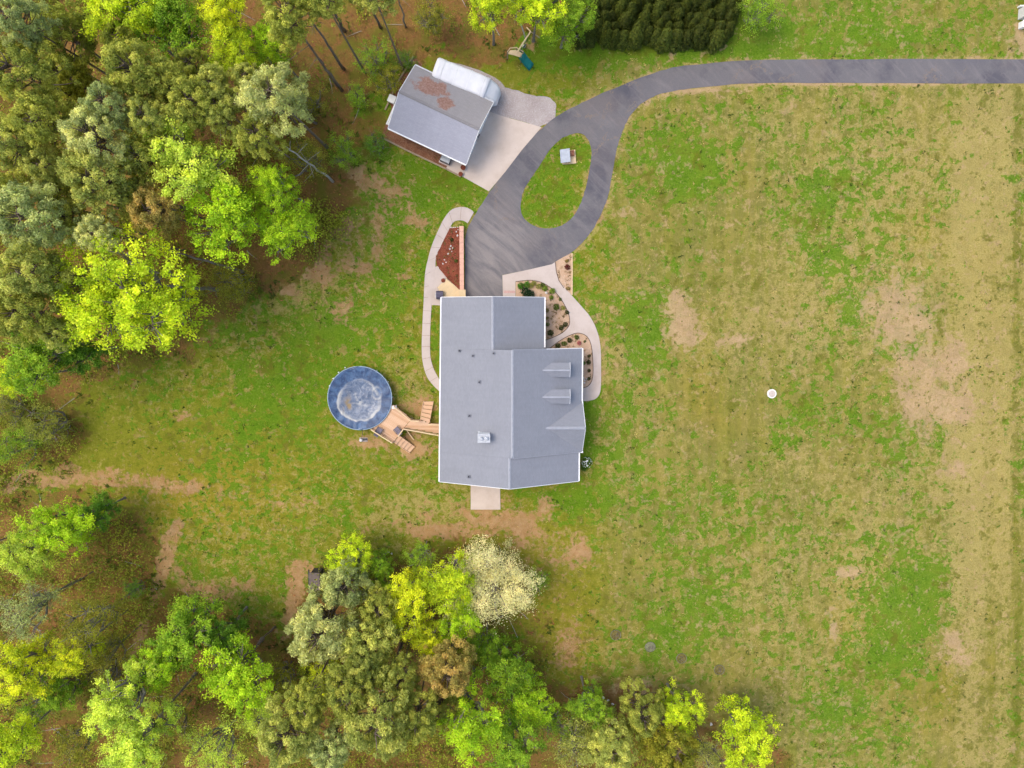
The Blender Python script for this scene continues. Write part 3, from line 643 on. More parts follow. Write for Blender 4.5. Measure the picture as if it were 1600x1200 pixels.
# dormers
def dormer(yc_px):
    zr = EZ + 2.15; xr0 = main_x(zr); yc = W(870, yc_px, zr).y; xf = W(891, yc_px, zr).x; hw = .80; ze = zr - .52
    d = bpy.data.objects.new('dormer', None); COL.objects.link(d); d.parent = house
    def B(mb, nm, mt):
        me_ = mb.build(nm, mt, house); me_.parent = d; return me_
    xe = main_x(ze)
    for s in (-1, 1):
        c = [(xf, yc + s * hw, ze), (xe - .1, yc + s * hw, ze), (xr0 - .1, yc, zr), (xf, yc, zr)]
        o = roof_slope('slope', c, M['shingle'], house, .08); o.parent = d
        B(MB().bar((xf + .02, yc + s * hw, ze - .06), (xf + .02, yc, zr - .06), .04, .12), 'rake_board', M['white'])
    zb = EZ + PIT * (XM - xf + .15) - .1
    B(MB().hexa([(xe - .3, yc - hw + .14, zb - .1), (xf - .15, yc - hw + .14, zb - .1), (xf - .15, yc + hw - .14, zb - .1), (xe - .3, yc + hw - .14, zb - .1)],
                [(xe - .3, yc - hw + .14, ze - .06), (xf - .15, yc - hw + .14, ze - .06), (xf - .15, yc + hw - .14, ze - .06), (xe - .3, yc + hw - .14, ze - .06)]), 'wall', M['siding'])
    B(MB().hexa([(xf - .16, yc - hw + .14, ze - .06), (xf - .16, yc + hw - .14, ze - .06), (xf - .16, yc, zr - .1)], [(xf - .2, yc - hw + .14, ze - .06), (xf - .2, yc + hw - .14, ze - .06), (xf - .2, yc, zr - .1)]), 'gable_wall', M['siding'])
    B(MB().box(xf - .15, xf - .12, yc - .36, yc + .36, zb + .12, ze - .12), 'window_pane', M['glass'])
    B(MB().bar((xr0 + .1, yc, zr + .02), (xf, yc, zr + .02), .16, .05), 'ridge_cap', M['ridge'])
dormer(578.5); dormer(620.5)
# vent pipes
def roof_z(x, y):
    return EZ + PIT * (x - XL(y)) if x < RM else EZ + PIT * (XM - x)
for (px, py, r) in ((717.5, 548, .10), (738.5, 556, .09), (771, 552, .08), (748.5, 597, .08), (733, 650, .085), (732, 745, .085)):
    z = EZ + 2.0
    for _ in range(5): p = W(px, py, z + .15); z = roof_z(p.x, p.y)
    mb = MB().tube([(p.x, p.y, z - .1), (p.x, p.y, z + .34)], r, 10)
    vp = mb.build('vent_pipe', M['pipe'], house); f = MB().hexa([(p.x - .2, p.y - .2, z - .10 + .012), (p.x + .2, p.y - .2, z + .09 + .012), (p.x + .2, p.y + .2, z + .09 + .012), (p.x - .2, p.y + .2, z - .10 + .012)], [(p.x - .2, p.y - .2, z - .09 + .025), (p.x + .2, p.y - .2, z + .10 + .025), (p.x + .2, p.y + .2, z + .10 + .025), (p.x - .2, p.y + .2, z - .09 + .025)]).build('flashing', M['flash'], house); f.parent = vp
# chimney chase with metal cap
z = 7.2; pc = W(756, 684, z); zr_ = roof_z(pc.x, pc.y)
ch = bpy.data.objects.new('chimney', None); COL.objects.link(ch); ch.parent = house
def C(mb, nm, mt): o = mb.build(nm, mt, house); o.parent = ch; return o
cx, cy = pc.x, pc.y - .1
C(MB().box(cx - .62, cx + .62, cy - .42, cy + .42, zr_ - .4, z - .25), 'chase', M['white']); C(MB().box(cx - .68, cx + .68, cy - .48, cy + .48, z - .25, z - .18), 'cap', M['metal'])
for s in (-.28, .28):
    C(MB().tube([(cx + s, cy, z - .18), (cx + s, cy, z + .05)], .13, 12), 'flue', M['metal']); C(MB().disc((cx + s, cy), .2, z + .05, z + .10, 14, .12), 'flue_cap', M['metal'])
C(MB().box(cx - .7, cx + .7, cy - .5, cy + .5, zr_ - .32, zr_ - .27 + .0), 'flashing', M['metal'])
# openings (seen from the side)
def win(x0, x1, y0, y1, z0, z1, axis_, s):
    """axis_ 'x': on a wall facing +-x"""
    w_ = bpy.data.objects.new('window', None); COL.objects.link(w_); w_.parent = house
    fr = MB(); t = .06
    if axis_ == 'x':
        for (a, b, c_, d_) in ((y0, y1, z0 - t, z0), (y0, y1, z1, z1 + t), (y0 - t, y0, z0 - t, z1 + t), (y1, y1 + t, z0 - t, z1 + t), ((y0 + y1) / 2 - .02, (y0 + y1) / 2 + .02, z0, z1)): fr.box(x0 - .02, x0 + .05 * s + .02, a, b, c_, d_)
        pn = MB().box(min(x0, x0 + .02 * s), max(x0, x0 + .02 * s), y0, y1, z0, z1)
    else:
        for (a, b, c_, d_) in ((x0, x1, z0 - t, z0), (x0, x1, z1, z1 + t), (x0 - t, x0, z0 - t, z1 + t), (x1, x1 + t, z0 - t, z1 + t), ((x0 + x1) / 2 - .02, (x0 + x1) / 2 + .02, z0, z1)): fr.box(a, b, y0 - .02, y0 + .05 * s + .02, c_, d_)
        pn = MB().box(x0, x1, min(y0, y0 + .02 * s), max(y0, y0 + .02 * s), z0, z1)
    a = fr.build('frame', M['white'], house); a.parent = w_; b = pn.build('pane', M['glass'], house); b.parent = w_
for y in (-2.6, .2): win(-6.05, 0, y - .6, y + .6, 1.0, 2.3, 'x', -1)
for y in (-5.5, -8, -14): win(-6.30, 0, y - .6, y + .6, 1.0, 2.3, 'x', -1)
for y in (-5.4, -7.0, -12.8): win(8.90, 0, y - .6, y + .6, .9, 2.4, 'x', 1)
for x in (-4, 6): win(x - .6, x + .6, Y3 + .3, 0, 1.0, 2.3, 'y', -1)
gd = bpy.data.objects.new('garage_door', None); COL.objects.link(gd); gd.parent = house
for k in range(4):
    o = MB().box(-3.6, .3, Y0 - .25, Y0 - .20, .05 + k * .56, .59 + k * .56).build('panel', M['white'], house); o.parent = gd
o = MB().box(8.90, 8.95, -9.7, -8.7, .1, 2.2).build('front_door', M['red_pot'], house)
o = MB().box(1.3, 3.0, Y3 + .25, Y3 + .30, .1, 2.2).build('patio_door', M['glass'], house)

# ------------------------------------------------------------------ detached garage
A_, B_, C_, D_ = [W(*p, 2.9) for p in ((651, 104), (770, 159), (729, 258), (604, 198))]
u = ((B_ - A_) + (C_ - D_)); u.z = 0; u.normalize(); v_ = Vector((u.y, -u.x, 0))
cg = (A_ + B_ + C_ + D_) / 4; Lh = ((B_ - A_).length + (C_ - D_).length) / 4; Wh = ((D_ - A_).length + (C_ - B_).length) / 4
gar = thing('detached_garage', (cg.x, cg.y, 0), 'grey-roofed detached garage with pine needle drifts on its back slope', 'garage')
def G(a, b, z): q = cg + u * a + v_ * b; return Vector((q.x, q.y, z))
EG, RZ = 2.9, 4.75
l0 = G(-Lh * .42, -Wh * .58, 0) ; l1 = G(.02 * Lh, -Wh * .30, 0); ang = math.atan2(u.y, u.x)
DRIFTS = [(l0.x - cg.x, l0.y - cg.y, 1.9, 1.0, ang + .15), (l1.x - cg.x, l1.y - cg.y, .9, .75, ang)]
M['shingle_garage'] = shingle('warm_grey_shingles', lin(172, 167, 166, .78), needle_stain)  # back slope, warmer and darker in tone than the front
M['metal_roof'] = shingle('blue_grey_shingles', lin(180, 180, 190, .84))
groof = bpy.data.objects.new('roof', None); COL.objects.link(groof); groof.parent = gar
def GR(o): o.parent = groof; return o
GR(roof_slope('back_slope', [G(-Lh, -Wh, EG), G(Lh, -Wh, EG), G(Lh, 0, RZ), G(-Lh, 0, RZ)], M['shingle_garage'], gar)); GR(roof_slope('front_slope', [G(-Lh, Wh, EG), G(Lh, Wh, EG), G(Lh, 0, RZ), G(-Lh, 0, RZ)], M['metal_roof'], gar))
for k in range(14):
    a0 = -Lh + 2 * Lh * k / 14; a1 = a0 + 2 * Lh / 14 - .02
    GR(MB().hexa([G(a0, -.17, RZ - .05), G(a0, .17, RZ - .05), G(a1, .17, RZ - .05), G(a1, -.17, RZ - .05)], [G(a0, -.06, RZ + .04), G(a0, .06, RZ + .04), G(a1, .06, RZ + .03), G(a1, -.06, RZ + .03)]).build('ridge_cap', M['shingle_garage'], gar))
GR(MB().bar(G(-Lh, Wh + .07, EG - .06), G(Lh, Wh + .07, EG - .06), .13, .15).build('gutter', M['white'], gar)); GR(MB().bar(G(-Lh, -Wh - .07, EG - .06), G(Lh, -Wh - .07, EG - .06), .12, .15).build('gutter', M['metal'], gar))
for s in (-1, 1):
    for w in (-Wh, Wh): GR(MB().bar(G(s * (Lh + .03), w, EG - .10), G(s * (Lh + .03), 0, RZ - .10), .05, .2).build('rake_board', M['white'], gar))
wl = [(-Lh + .35, -Wh + .35), (Lh - .35, -Wh + .35), (Lh - .35, Wh - .35), (-Lh + .35, Wh - .35)]
MB().hexa([G(a, b, -.1) for a, b in wl], [G(a, b, EG - .02) for a, b in wl]).build('wall', M['siding'], gar)
for s in (-1, 1): MB().hexa([G(s * (Lh - .36), -Wh + .35, EG - .02), G(s * (Lh - .36), Wh - .35, EG - .02), G(s * (Lh - .36), 0, RZ - .3)], [G(s * (Lh - .5), -Wh + .35, EG - .02), G(s * (Lh - .5), Wh - .35, EG - .02), G(s * (Lh - .5), 0, RZ - .3)]).build('gable_wall', M['siding'], gar)
for b in (-1.75, 1.75):
    d = bpy.data.objects.new('garage_door', None); COL.objects.link(d); d.parent = gar
    for k in range(4):
        o = MB().hexa([G(Lh - .36, b - 1.3, .06 + k * .55), G(Lh - .30, b - 1.3, .06 + k * .55), G(Lh - .30, b + 1.3, .06 + k * .55), G(Lh - .36, b + 1.3, .06 + k * .55)], [G(Lh - .36, b - 1.3, .58 + k * .55), G(Lh - .30, b - 1.3, .58 + k * .55), G(Lh - .30, b + 1.3, .58 + k * .55), G(Lh - .36, b + 1.3, .58 + k * .55)]).build('panel', M['white'], gar); o.parent = d
for b, z in ((0, 2.45),):
    q = G(Lh - .1, b + .3, z); MB().tube([G(Lh - .33, b + .3, z), q, q - Vector((0, 0, .25))], .07, 8).build('lamp', M['dark_metal'], gar)
# timber border of the planting strip round the garage
def timber(pts, label):
    mb = MB(); L = Ws(pts)
    for a, b in zip(L[:-1], L[1:]): mb.bar(a + Vector((0, 0, .09)), b + Vector((0, 0, .09)), .17, .18)
    return tag(mb.build('timber_border', M['timber']), label, 'border')
timber([(596, 215), (640, 237), (697, 264)], 'pale timber border along the mulch strip below the garage'); timber([(646, 89), (621, 130), (602, 172)], 'weathered timber border left of the garage'); timber([(698, 264.5), (720, 276)], 'short timber border between concrete corner and lawn')
# air conditioner, water barrel, propane-like objects beside the garage
ac = thing('air_conditioner', W(697, 251), 'grey boxy air conditioner beside the white garage gutter', 'appliance', rz=0)
def local_box(root, nm, mat, lx, ly, z0, z1, ox=0, oy=0, ax=u, bevel=0):
    ay = Vector((ax.y, -ax.x, 0)); c_ = Vector((root.location.x, root.location.y, 0)) + ax * ox + ay * oy
    o = MB().obox(c_ + Vector((0, 0, (z0 + z1) / 2)), ax, ay, (0, 0, 1), lx, ly, z1 - z0).build(nm, mat, root, bevel=bevel); return o
local_box(ac, 'base', M['apron'], 1.4, 1.0, 0, .1); local_box(ac, 'casing', M['dark_metal'], 1.15, .74, .1, .78); local_box(ac, 'top', M['metal'], 1.05, .62, .78, .82)
for k in range(5): local_box(ac, 'grille_bar', M['metal'], .03, .6, .823, .835, -.4 + k * .2)
lb = thing('bench', W(614, 178, .4), 'long narrow white bench standing along the left garage wall', 'bench')
lb.location.z = 0
for k in range(3): local_box(lb, 'slat', M['white'], .16, 2.7, .40, .45, -.2 + k * .19)
for s in (-1.1, 1.1): local_box(lb, 'leg', M['white'], .5, .08, .03, .398, 0, s)
wb = thing('storage_box', W(613.5, 157), 'small white box beside the left corner of the garage', 'box')
local_box(wb, 'body', M['siding'], .75, .75, .03, .6); local_box(wb, 'lid', M['white'], .82, .82, .602, .68)
def pot(px, py, r, label, mat='red_pot', plant=True):
    p = W(px, py); t = thing('flower_pot', p, label, 'pot')
    MB().disc((p.x, p.y), r * .75, .03, r * 1.7, 14, r).build('pot', M[mat], t, True); MB().disc((p.x, p.y), r * .88, r * 1.7, r * 1.72, 14).build('soil', M['mulch'], t)
    return t
pot(724, 263, .30, 'rusty pot at the front corner of the detached garage'); pot(720, 273, .26, 'rusty pot on the corner of the concrete below the garage'); pot(747, 211, .22, 'small dark pot beside the garage doors', 'dark_metal')

# ------------------------------------------------------------------ covered motorhome behind the garage
m = NT('white_tarpaulin'); v = m.coord('Object')
cc = m.mix(m.ramp(m.noise(.9, 5, .6, v), .4, .7), (.68, .68, .68, 1), (.60, .60, .61, 1)); m.bump(m.noise(2.2, 4, .6, v, .6), .35, .12); M['tarp'] = m.done(cc, .55, 0, .4)
RH = 3.1
e0, e1 = W(685, 89, RH), W(675, 111, RH); f0, f1 = W(769, 117.5, RH), W(757, 150, RH)
ra = ((f0 - e0) + (f1 - e1)); ra.z = 0; ra.normalize(); rb = Vector((ra.y, -ra.x, 0)); rmid = (e0 + e1) / 2; rmid.z = 0
Lb = (f0 - e0).length; hwR = (e1 - e0).length / 2 + .35; rmid = rmid + rb * .25
rv = thing('covered_motorhome', rmid + ra * Lb / 2, 'long white covered motorhome parked behind the detached garage', 'motorhome')
def rv_section(t, hw, top, base=.35):
    out = []; prof = [(-1.0, base), (-1.02, .5), (-1.0, .86), (-.93, .97), (-.72, 1.0), (-.35, 1.02), (0, 1.03), (.35, 1.02), (.72, 1.0), (.93, .97), (1.0, .86), (1.02, .5), (1.0, base)]
    for k, (a, h) in enumerate(prof):
        zz = base if h == base else top * h
        wv = .06 * (float(vnoise(t * 1.3 + k, k * 1.7, 3)) - .5) * 2
        q = rmid + ra * t + rb * (a * hw + (wv if abs(a) > .9 else 0)); out.append(Vector((q.x, q.y, max(.2, zz + (wv * .7 if abs(a) <= .93 else 0)))))
    return out
secs = [rv_section(-.02, hwR * .9, RH * .93), rv_section(.12, hwR * .99, RH)]
for k in range(1, 15): secs.append(rv_section(.12 + (Lb - .12) * k / 14, hwR * (1 + .01 * math.sin(k * 1.9)), RH * (1 + .012 * math.sin(k * 2.3))))
body_n = len(secs)
mb = MB()
def loft(mb, secs):
    n = len(secs[0]); i0 = len(mb.v)
    for s_ in secs: mb.v += [tuple(q) for q in s_]
    for k in range(len(secs) - 1):
        for j in range(n - 1): mb.f.append((i0 + k * n + j, i0 + k * n + j + 1, i0 + (k + 1) * n + j + 1, i0 + (k + 1) * n + j))
    mb.f.append(tuple(i0 + j for j in range(n))); e = i0 + (len(secs) - 1) * n; mb.f.append(tuple(e + j for j in range(n)))
loft(mb, secs); mb.build('cover', M['tarp'], rv, True)
mb = MB(); loft(mb, [rv_section(Lb - .04, hwR * .97, RH * .95), rv_section(Lb + .25, hwR * .95, RH * .86), rv_section(Lb + .8, hwR * .86, RH * .76), rv_section(Lb + 1.2, hwR * .68, RH * .66), rv_section(Lb + 1.38, hwR * .5, RH * .52)])
mb.build('cab_cover', M['tarp'], rv, True)
for t in (.22, .8):
    for s in (-1, 1):
        q = rmid + ra * Lb * t + rb * s * (hwR - .2); MB().tube([q + rb * -.12 + Vector((0, 0, .36)), q + rb * .12 + Vector((0, 0, .36))], .36, 16).build('wheel', M['dark_metal'], rv)
for t in (.15, .4, .65, .9):
    s_ = rv_section(Lb * t, hwR * 1.012, RH * 1.006); mb = MB()
    for a, b in zip(s_[:-1], s_[1:]): mb.bar(a, b, .05, .02, ra)
    mb.build('strap', M['white'], rv)

# ------------------------------------------------------------------ well house in the island
wh = thing('well_house', W(887.5, 246), 'small box with grey roof and tan platform in the grassy driveway island', 'well house')
ax = Vector((1, .08, 0)).normalized()
local_box(wh, 'platform', M['wood_worn'], 1.55, 1.5, 0, .22, .08, 0, ax); local_box(wh, 'box', M['grey_rock'], .85, 1.25, .222, .8, -.32, -.05, ax); local_box(wh, 'inner_lid', M['red_pot'], .5, .6, .222, .55, .42, -.35, ax)
w0 = Vector((wh.location.x, wh.location.y, 0)); ay = Vector((ax.y, -ax.x, 0))
def q_(a, b, z): r_ = w0 + ax * a + ay * b; return Vector((r_.x, r_.y, z))
o = roof_slope('roof', [q_(-.95, -.75, .84), q_(-.95, .72, .84), q_(.12, .72, 1.16), q_(.12, -.75, 1.16)], M['well_roof'], wh, .06)
MB().bar(q_(.1, -.7, .2), q_(.1, -.7, 1.08), .08, .08).build('post', M['wood_worn'], wh); MB().bar(q_(.1, .66, .2), q_(.1, .66, 1.08), .08, .08).build('post', M['wood_worn'], wh)

# ------------------------------------------------------------------ pool, cover, deck
PC = Vector((-16.1, -9.72, 0)); PR, PZ = 3.62, 1.3
pool = thing('swimming_pool', PC, 'round above-ground swimming pool under a blue winter cover', 'pool')
ring_b = MB(); n = 72
for k in range(24):
    a0, a1 = 2 * math.pi * k / 24, 2 * math.pi * (k + .985) / 24; r = PR - .06
    P_ = lambda a, r_, z: (PC.x + r_ * math.cos(a), PC.y + r_ * math.sin(a), z)
    MB().hexa([P_(a0, r, 0), P_(a1, r, 0), P_(a1, r - .03, 0), P_(a0, r - .03, 0)][::-1], [P_(a0, r, PZ - .05), P_(a1, r, PZ - .05), P_(a1, r - .03, PZ - .05), P_(a0, r - .03, PZ - .05)][::-1]).build('wall_panel', M['siding'], pool)
    if k % 2 == 0: MB().obox((PC.x + (r + .04) * math.cos(a0), PC.y + (r + .04) * math.sin(a0), PZ / 2 - .03), (math.cos(a0), math.sin(a0), 0), (-math.sin(a0), math.cos(a0), 0), (0, 0, 1), .08, .12, PZ - .06).build('upright', M['white'], pool)
mb = MB(); nr, na = 44, 132; rim = PR + .04
pol = []
for i in range(nr + 1):
    for k in range(na):
        r = rim * i / nr; a = 2 * math.pi * k / na; pol.append((r, a))
pol = np.array(pol); rx_, ry_ = pol[:, 0] * np.cos(pol[:, 1]), pol[:, 0] * np.sin(pol[:, 1]); rr = pol[:, 0] / rim
# puddle shape measured on the photo, off centre to the lower left
pd = np.sqrt(((rx_ + .10) / (2.55)) ** 2 + ((ry_ + .32) / (2.42)) ** 2) + .20 * (fbm(rx_ * .55 + 5, ry_ * .55 + 2, 31, 3) - .5) + .10 * (fbm(rx_ * 1.8, ry_ * 1.8, 33, 3) - .5)
sag = -.30 * np.clip(1 - rr ** 2.2, 0, 1)
wr = (.075 * (fbm(rx_ * 1.2 + 3, ry_ * 1.2, 41, 4) - .5) + .022 * np.sin(pol[:, 1] * 17 + 9 * fbm(rx_ * .8, ry_ * .8, 12)) * sstep(.55, .95, rr) * (1 - sstep(.985, 1.0, rr))) * sstep(0, .2, 1 - rr + .12)
zz = PZ + sag + wr; zz[rr > .995] = PZ - .02
mb.v = [(PC.x + a, PC.y + b, c_) for a, b, c_ in zip(rx_, ry_, zz)]
for i in range(nr):
    for k in range(na): mb.f.append((i * na + k, i * na + (k + 1) % na, (i + 1) * na + (k + 1) % na, (i + 1) * na + k))
i1 = len(mb.v)
for k in range(na):
    a = 2 * math.pi * k / na; r = rim + .03 + .02 * math.sin(k * 1.7); mb.v.append((PC.x + r * math.cos(a), PC.y + r * math.sin(a), PZ - .34 - .05 * math.sin(k * .9)))
for k in range(na): mb.f.append((nr * na + k, nr * na + (k + 1) % na, i1 + (k + 1) % na, i1 + k))
silt = np.exp(-((pd - .97) / .036) ** 2) * (.25 + .75 * sstep(1.2, -.6, ry_ + .4 * rx_)) * (.5 + .5 * sstep(.42, .6, vnoise(rx_ * .7 + 2, ry_ * .7 - ry_ * .2, 7))) + .55 * np.exp(-((pd - .90) / .05) ** 2) * sstep(.35, .7, vnoise(rx_ * 1.1, ry_ * 1.1, 9))
sm = np.hypot((rx_ - 1.95) / .52, (ry_ - .55) / .70); silt += .5 * np.exp(-((sm - 1) / .2) ** 2) * (.4 + .6 * sstep(.3, .7, vnoise(rx_ * 2, ry_ * 2, 37)))
# a bright ridge of wrinkled, drier cover running through the puddle
silt += .35 * np.exp(-((rx_ + .45 + .12 * np.sin(ry_ * 3)) / .12) ** 2) * sstep(-.6, -.1, ry_) * sstep(1.0, .2, ry_) + .8 * np.exp(-(np.hypot(rx_ + .05, ry_ + .5) / .32) ** 2) * sstep(.4, .6, vnoise(rx_ * 4, ry_ * 4, 17))
silt += .22 * np.exp(-((ry_ + .75 + .15 * np.sin(rx_ * 2.2)) / .10) ** 2) * sstep(-1.8, -.8, rx_) * sstep(1.7, 1.0, rx_)
wet = sstep(1.02, .93, pd); leaf_ = np.exp(-((rx_ + 1.35) / .3) ** 2 - ((ry_ + .72) / .52) ** 2) * sstep(.25, .6, vnoise(rx_ * 3.5, ry_ * 3.5, 23)) + .6 * np.exp(-((rx_ + 1.5) / .5) ** 2 - ((ry_ + .8) / 1.2) ** 2) * sstep(.45, .75, vnoise(rx_ * 2.5, ry_ * 2.5, 29))
cov = mb.build('cover', None, pool, True)
full = lambda a: np.concatenate([np.clip(a, 0, 1), np.zeros(na)])
put_attr(cov.data, 'stain', full(silt), full(wet), full(leaf_))
m = NT('blue_pool_cover'); v = m.coord('Object'); a = m.n('ShaderNodeAttribute', attribute_name='stain'); s = m.n('ShaderNodeSeparateColor'); m.l(a.outputs['Color'], s.inputs[0])
c = m.mix(m.ramp(m.noise(.9, 4, .6, v, .8), .38, .62), lin(44, 74, 112, .68), lin(86, 120, 160, .68))
c = m.mix(m.ramp(m.noise(1.6, 5, .65, v, 1.6), .50, .66, 0, .8), c, lin(34, 58, 100, .72))
wc = m.mix(m.ramp(m.noise(1.2, 5, .6, v, 1.5), .36, .64), lin(78, 98, 126, .7), lin(132, 146, 166, .7))
wc = m.mix(m.ramp(m.noise(1.1, 5, .7, v, 2.0), .52, .66, 0, .8), wc, lin(66, 82, 108, .74))
wc = m.mix(m.ramp(m.noise(1.7, 6, .75, v, 1.8), .54, .68, 0, .75), wc, lin(152, 162, 174, .74))
c = m.mix(m.math('MULTIPLY', s.outputs[1], .92), c, wc)
c = m.mix(m.math('MULTIPLY', s.outputs[0], .78), c, lin(208, 206, 196, .8)); c = m.mix(s.outputs[2], c, lin(150, 128, 88, .8))
m.bump(m.noise(2.2, 5, .6, v, 1.0), .35, .08)
m.l(m.ramp(s.outputs[1], 0, 1, .45, .16), m.b.inputs['Roughness']); m.put(m.b.inputs['Base Color'], c); m.b.inputs['Specular IOR Level'].default_value = .4
cov.data.materials.clear(); cov.data.materials.append(m.m)
mb = MB(); L = [(PC.x + (rim + .02) * math.cos(2 * math.pi * k / 72), PC.y + (rim + .02) * math.sin(2 * math.pi * k / 72), PZ + .0) for k in range(73)]
mb.tube(L, .045, 6, False); mb.build('top_rail', simple('pale_blue_rail', lin(170, 190, 205, .8), .5, .1), pool, True)
for k in range(9):
    a = math.radians(118 + k * 14); q = PC + Vector((math.cos(a), math.sin(a), 0)) * (PR + .30); MB().tube([q + Vector((0, 0, .02)), q + Vector((0, 0, .26))], .07, 8).build('cover_weight', M['white'], pool)

DZ = 1.12
deck = thing('pool_deck', W(630, 665), 'pale wooden pool deck with walkway and two flights of steps', 'deck')
def boards(poly, z, d, mat, nm, w=.14, gap=.012, th=.035):
    """planks across a polygon, direction d, clipped to it"""
    P = [Vector((p.x, p.y)) for p in poly]; d = Vector(d).normalized(); e = Vector((-d.y, d.x)); ts = [p.dot(e) for p in P]; mb = MB(); t = min(ts)
    rnd = random.Random(5)
    while t < max(ts):
        tm = t + w / 2; hits = []
        for a, b in zip(P, P[1:] + P[:1]):
            da, db = a.dot(e) - tm, b.dot(e) - tm
            if da * db < 0: hits.append((a + (b - a) * (da / (da - db))).dot(d))
        hits.sort()
        for s0, s1 in zip(hits[::2], hits[1::2]):
            zz = z + rnd.uniform(-.004, .004); c0 = d * ((s0 + s1) / 2) + e * tm
            mb.obox((c0.x, c0.y, zz - th / 2), (d.x, d.y, 0), (e.x, e.y, 0), (0, 0, 1), s1 - s0, w - gap, th)
        t += w
    o = mb.build(nm, mat, deck); o['kind'] = 'stuff'; return o
m = NT('deck_boards'); ge = m.n('ShaderNodeNewGeometry'); v = m.coord('Object')
c = m.mix(ge.outputs['Random Per Island'], lin(236, 198, 162, .8), lin(216, 172, 132, .8)); c = m.mix(m.ramp(m.noise(.8, 4, .6, v), .5, .75, 0, .4), c, lin(226, 200, 176, .8)); M['boards'] = m.done(c, .85, 0, .2)
plat = Ws([(609.5, 632), (617, 634), (643, 655), (631, 668), (615, 691), (581, 670), (590, 664.5), (600, 655), (606, 645)], DZ)
boards(plat, DZ, (plat[5] - plat[4]).xy, M['boards'], 'platform_boards')
walkp = Ws([(643.5, 655), (657, 656.5), (672, 661.5), (697, 662), (697, 679), (688, 678), (655, 672), (632, 668)], DZ)
boards(walkp, DZ - .004, (walkp[3] - walkp[2]).xy, M['boards'], 'walkway_boards')
def stair(a, b, c_, d_, z0, z1, n=5):
    """a,b top edge; d_,c_ bottom edge (pixels at their own heights)"""
    A, B = W(*a, z0), W(*b, z0); C0, D0 = W(*c_, z1), W(*d_, z1)
    for k in range(n):
        t0, t1 = k / n, (k + .94) / n; z = z0 - .16 - (z0 - z1 - .16) * k / (n - 1)
        r = [A.lerp(D0, t0), B.lerp(C0, t0), B.lerp(C0, t1), A.lerp(D0, t1)]
        MB().hexa([Vector((q.x, q.y, z - .04)) for q in r][::-1], [Vector((q.x, q.y, z)) for q in r][::-1]).build('stair_tread', M['boards'], deck)
    for P0, Q0 in ((A, D0), (B, C0)): MB().bar((P0.x, P0.y, z0 - .22), (Q0.x, Q0.y, z1 - .1), .06, .26).build('stringer', M['wood_new'], deck)
stair((656.5, 656), (670.5, 661), (677, 627), (661.5, 627), DZ, .2); stair((615, 691), (623.5, 681), (648, 698.5), (640, 708), DZ, .2)
def rail(pts, posts=True, h=.95):
    L = Ws(pts, DZ)
    for a, b in zip(L[:-1], L[1:]):
        MB().bar(a + Vector((0, 0, h)), b + Vector((0, 0, h)), .12, .05).build('handrail', M['wood_worn'], deck)
        MB().bar(a + Vector((0, 0, .12)), b + Vector((0, 0, .12)), .04, .09).build('lower_rail', M['wood_new'], deck)
        nn = max(2, int((b - a).length / .16))
        mb = MB()
        for k in range(1, nn): q = a.lerp(b, k / nn); mb.box(q.x - .018, q.x + .018, q.y - .018, q.y + .018, DZ + .165, DZ + h - .025)
        o = mb.build('balusters', M['wood_new'], deck); o['kind'] = 'stuff'
    for q in L: MB().box(q.x - .05, q.x + .05, q.y - .05, q.y + .05, 0, DZ + h - .03).build('post', M['wood_new'], deck)
rail([(582, 669.5), (599, 680.5), (614.5, 690)]); rail([(623.5, 680), (631.5, 669)]); rail([(632.5, 668.5), (655, 672.5), (687, 678.5)]); rail([(671, 661.3), (687, 662)]); rail([(617.5, 634.5), (643, 655.5), (656, 656.5)])
for q in plat[::2]: MB().box(q.x - .06, q.x + .06, q.y - .06, q.y + .06, 0, DZ - .045).build('support_post', M['timber'], deck)
a, b = W(632.5, 668, .6), W(646.5, 687, .1); MB().bar((a.x, a.y, .7), (b.x, b.y, .12), .10, .10).build('brace', M['wood_worn'], deck)
def chair(px, py, rz, label):
    p = W(px, py, DZ); t = thing('deck_chair', (p.x, p.y, DZ), label, 'chair', rz=rz); R2 = Matrix.Rotation(0, 3, 'Z')
    def LB(nm, mat, x0, x1, y0, y1, z0, z1): 
        o = MB().box(x0, x1, y0, y1, z0, z1).build(nm, mat, None); o.parent = t; return o
    LB('seat', M['chair'], -.30, .30, -.32, .28, .34, .39)
    o = MB().hexa([(-.30, -.34, .36), (.30, -.34, .36), (.30, -.30, .40), (-.30, -.30, .40)], [(-.28, -.72, .92), (.28, -.72, .92), (.28, -.68, .95), (-.28, -.68, .95)]).build('backrest', M['chair'], None); o.parent = t
    for x in (-.33, .33):
        LB('armrest', M['dark_metal'], x - .03, x + .03, -.4, .26, .56, .59)
        for y in (-.3, .24): LB('leg', M['dark_metal'], x - .02, x + .02, y - .02, y + .02, 0, .558)
chair(593.5, 671.5, math.radians(-32), 'dark grey chair on the deck beside the pool edge'); chair(621, 670.5, math.radians(40), 'dark purple-grey chair on the deck near the walkway corner')
bx = thing('deck_box', W(616.5, 636, DZ), 'tiny white box on the deck corner against the pool', 'box'); bx.location.z = DZ
o = MB().box(-.26, .26, -.16, .16, .006, .3).build('body', M['white'], None); o.parent = bx; o = MB().box(-.28, .28, -.18, .18, .302, .34).build('lid', M['siding'], None); o.parent = bx
pm = thing('pool_pump', W(565, 687), 'pale pool pump and filter on bare soil below the pool', 'pump')
p = pm.location
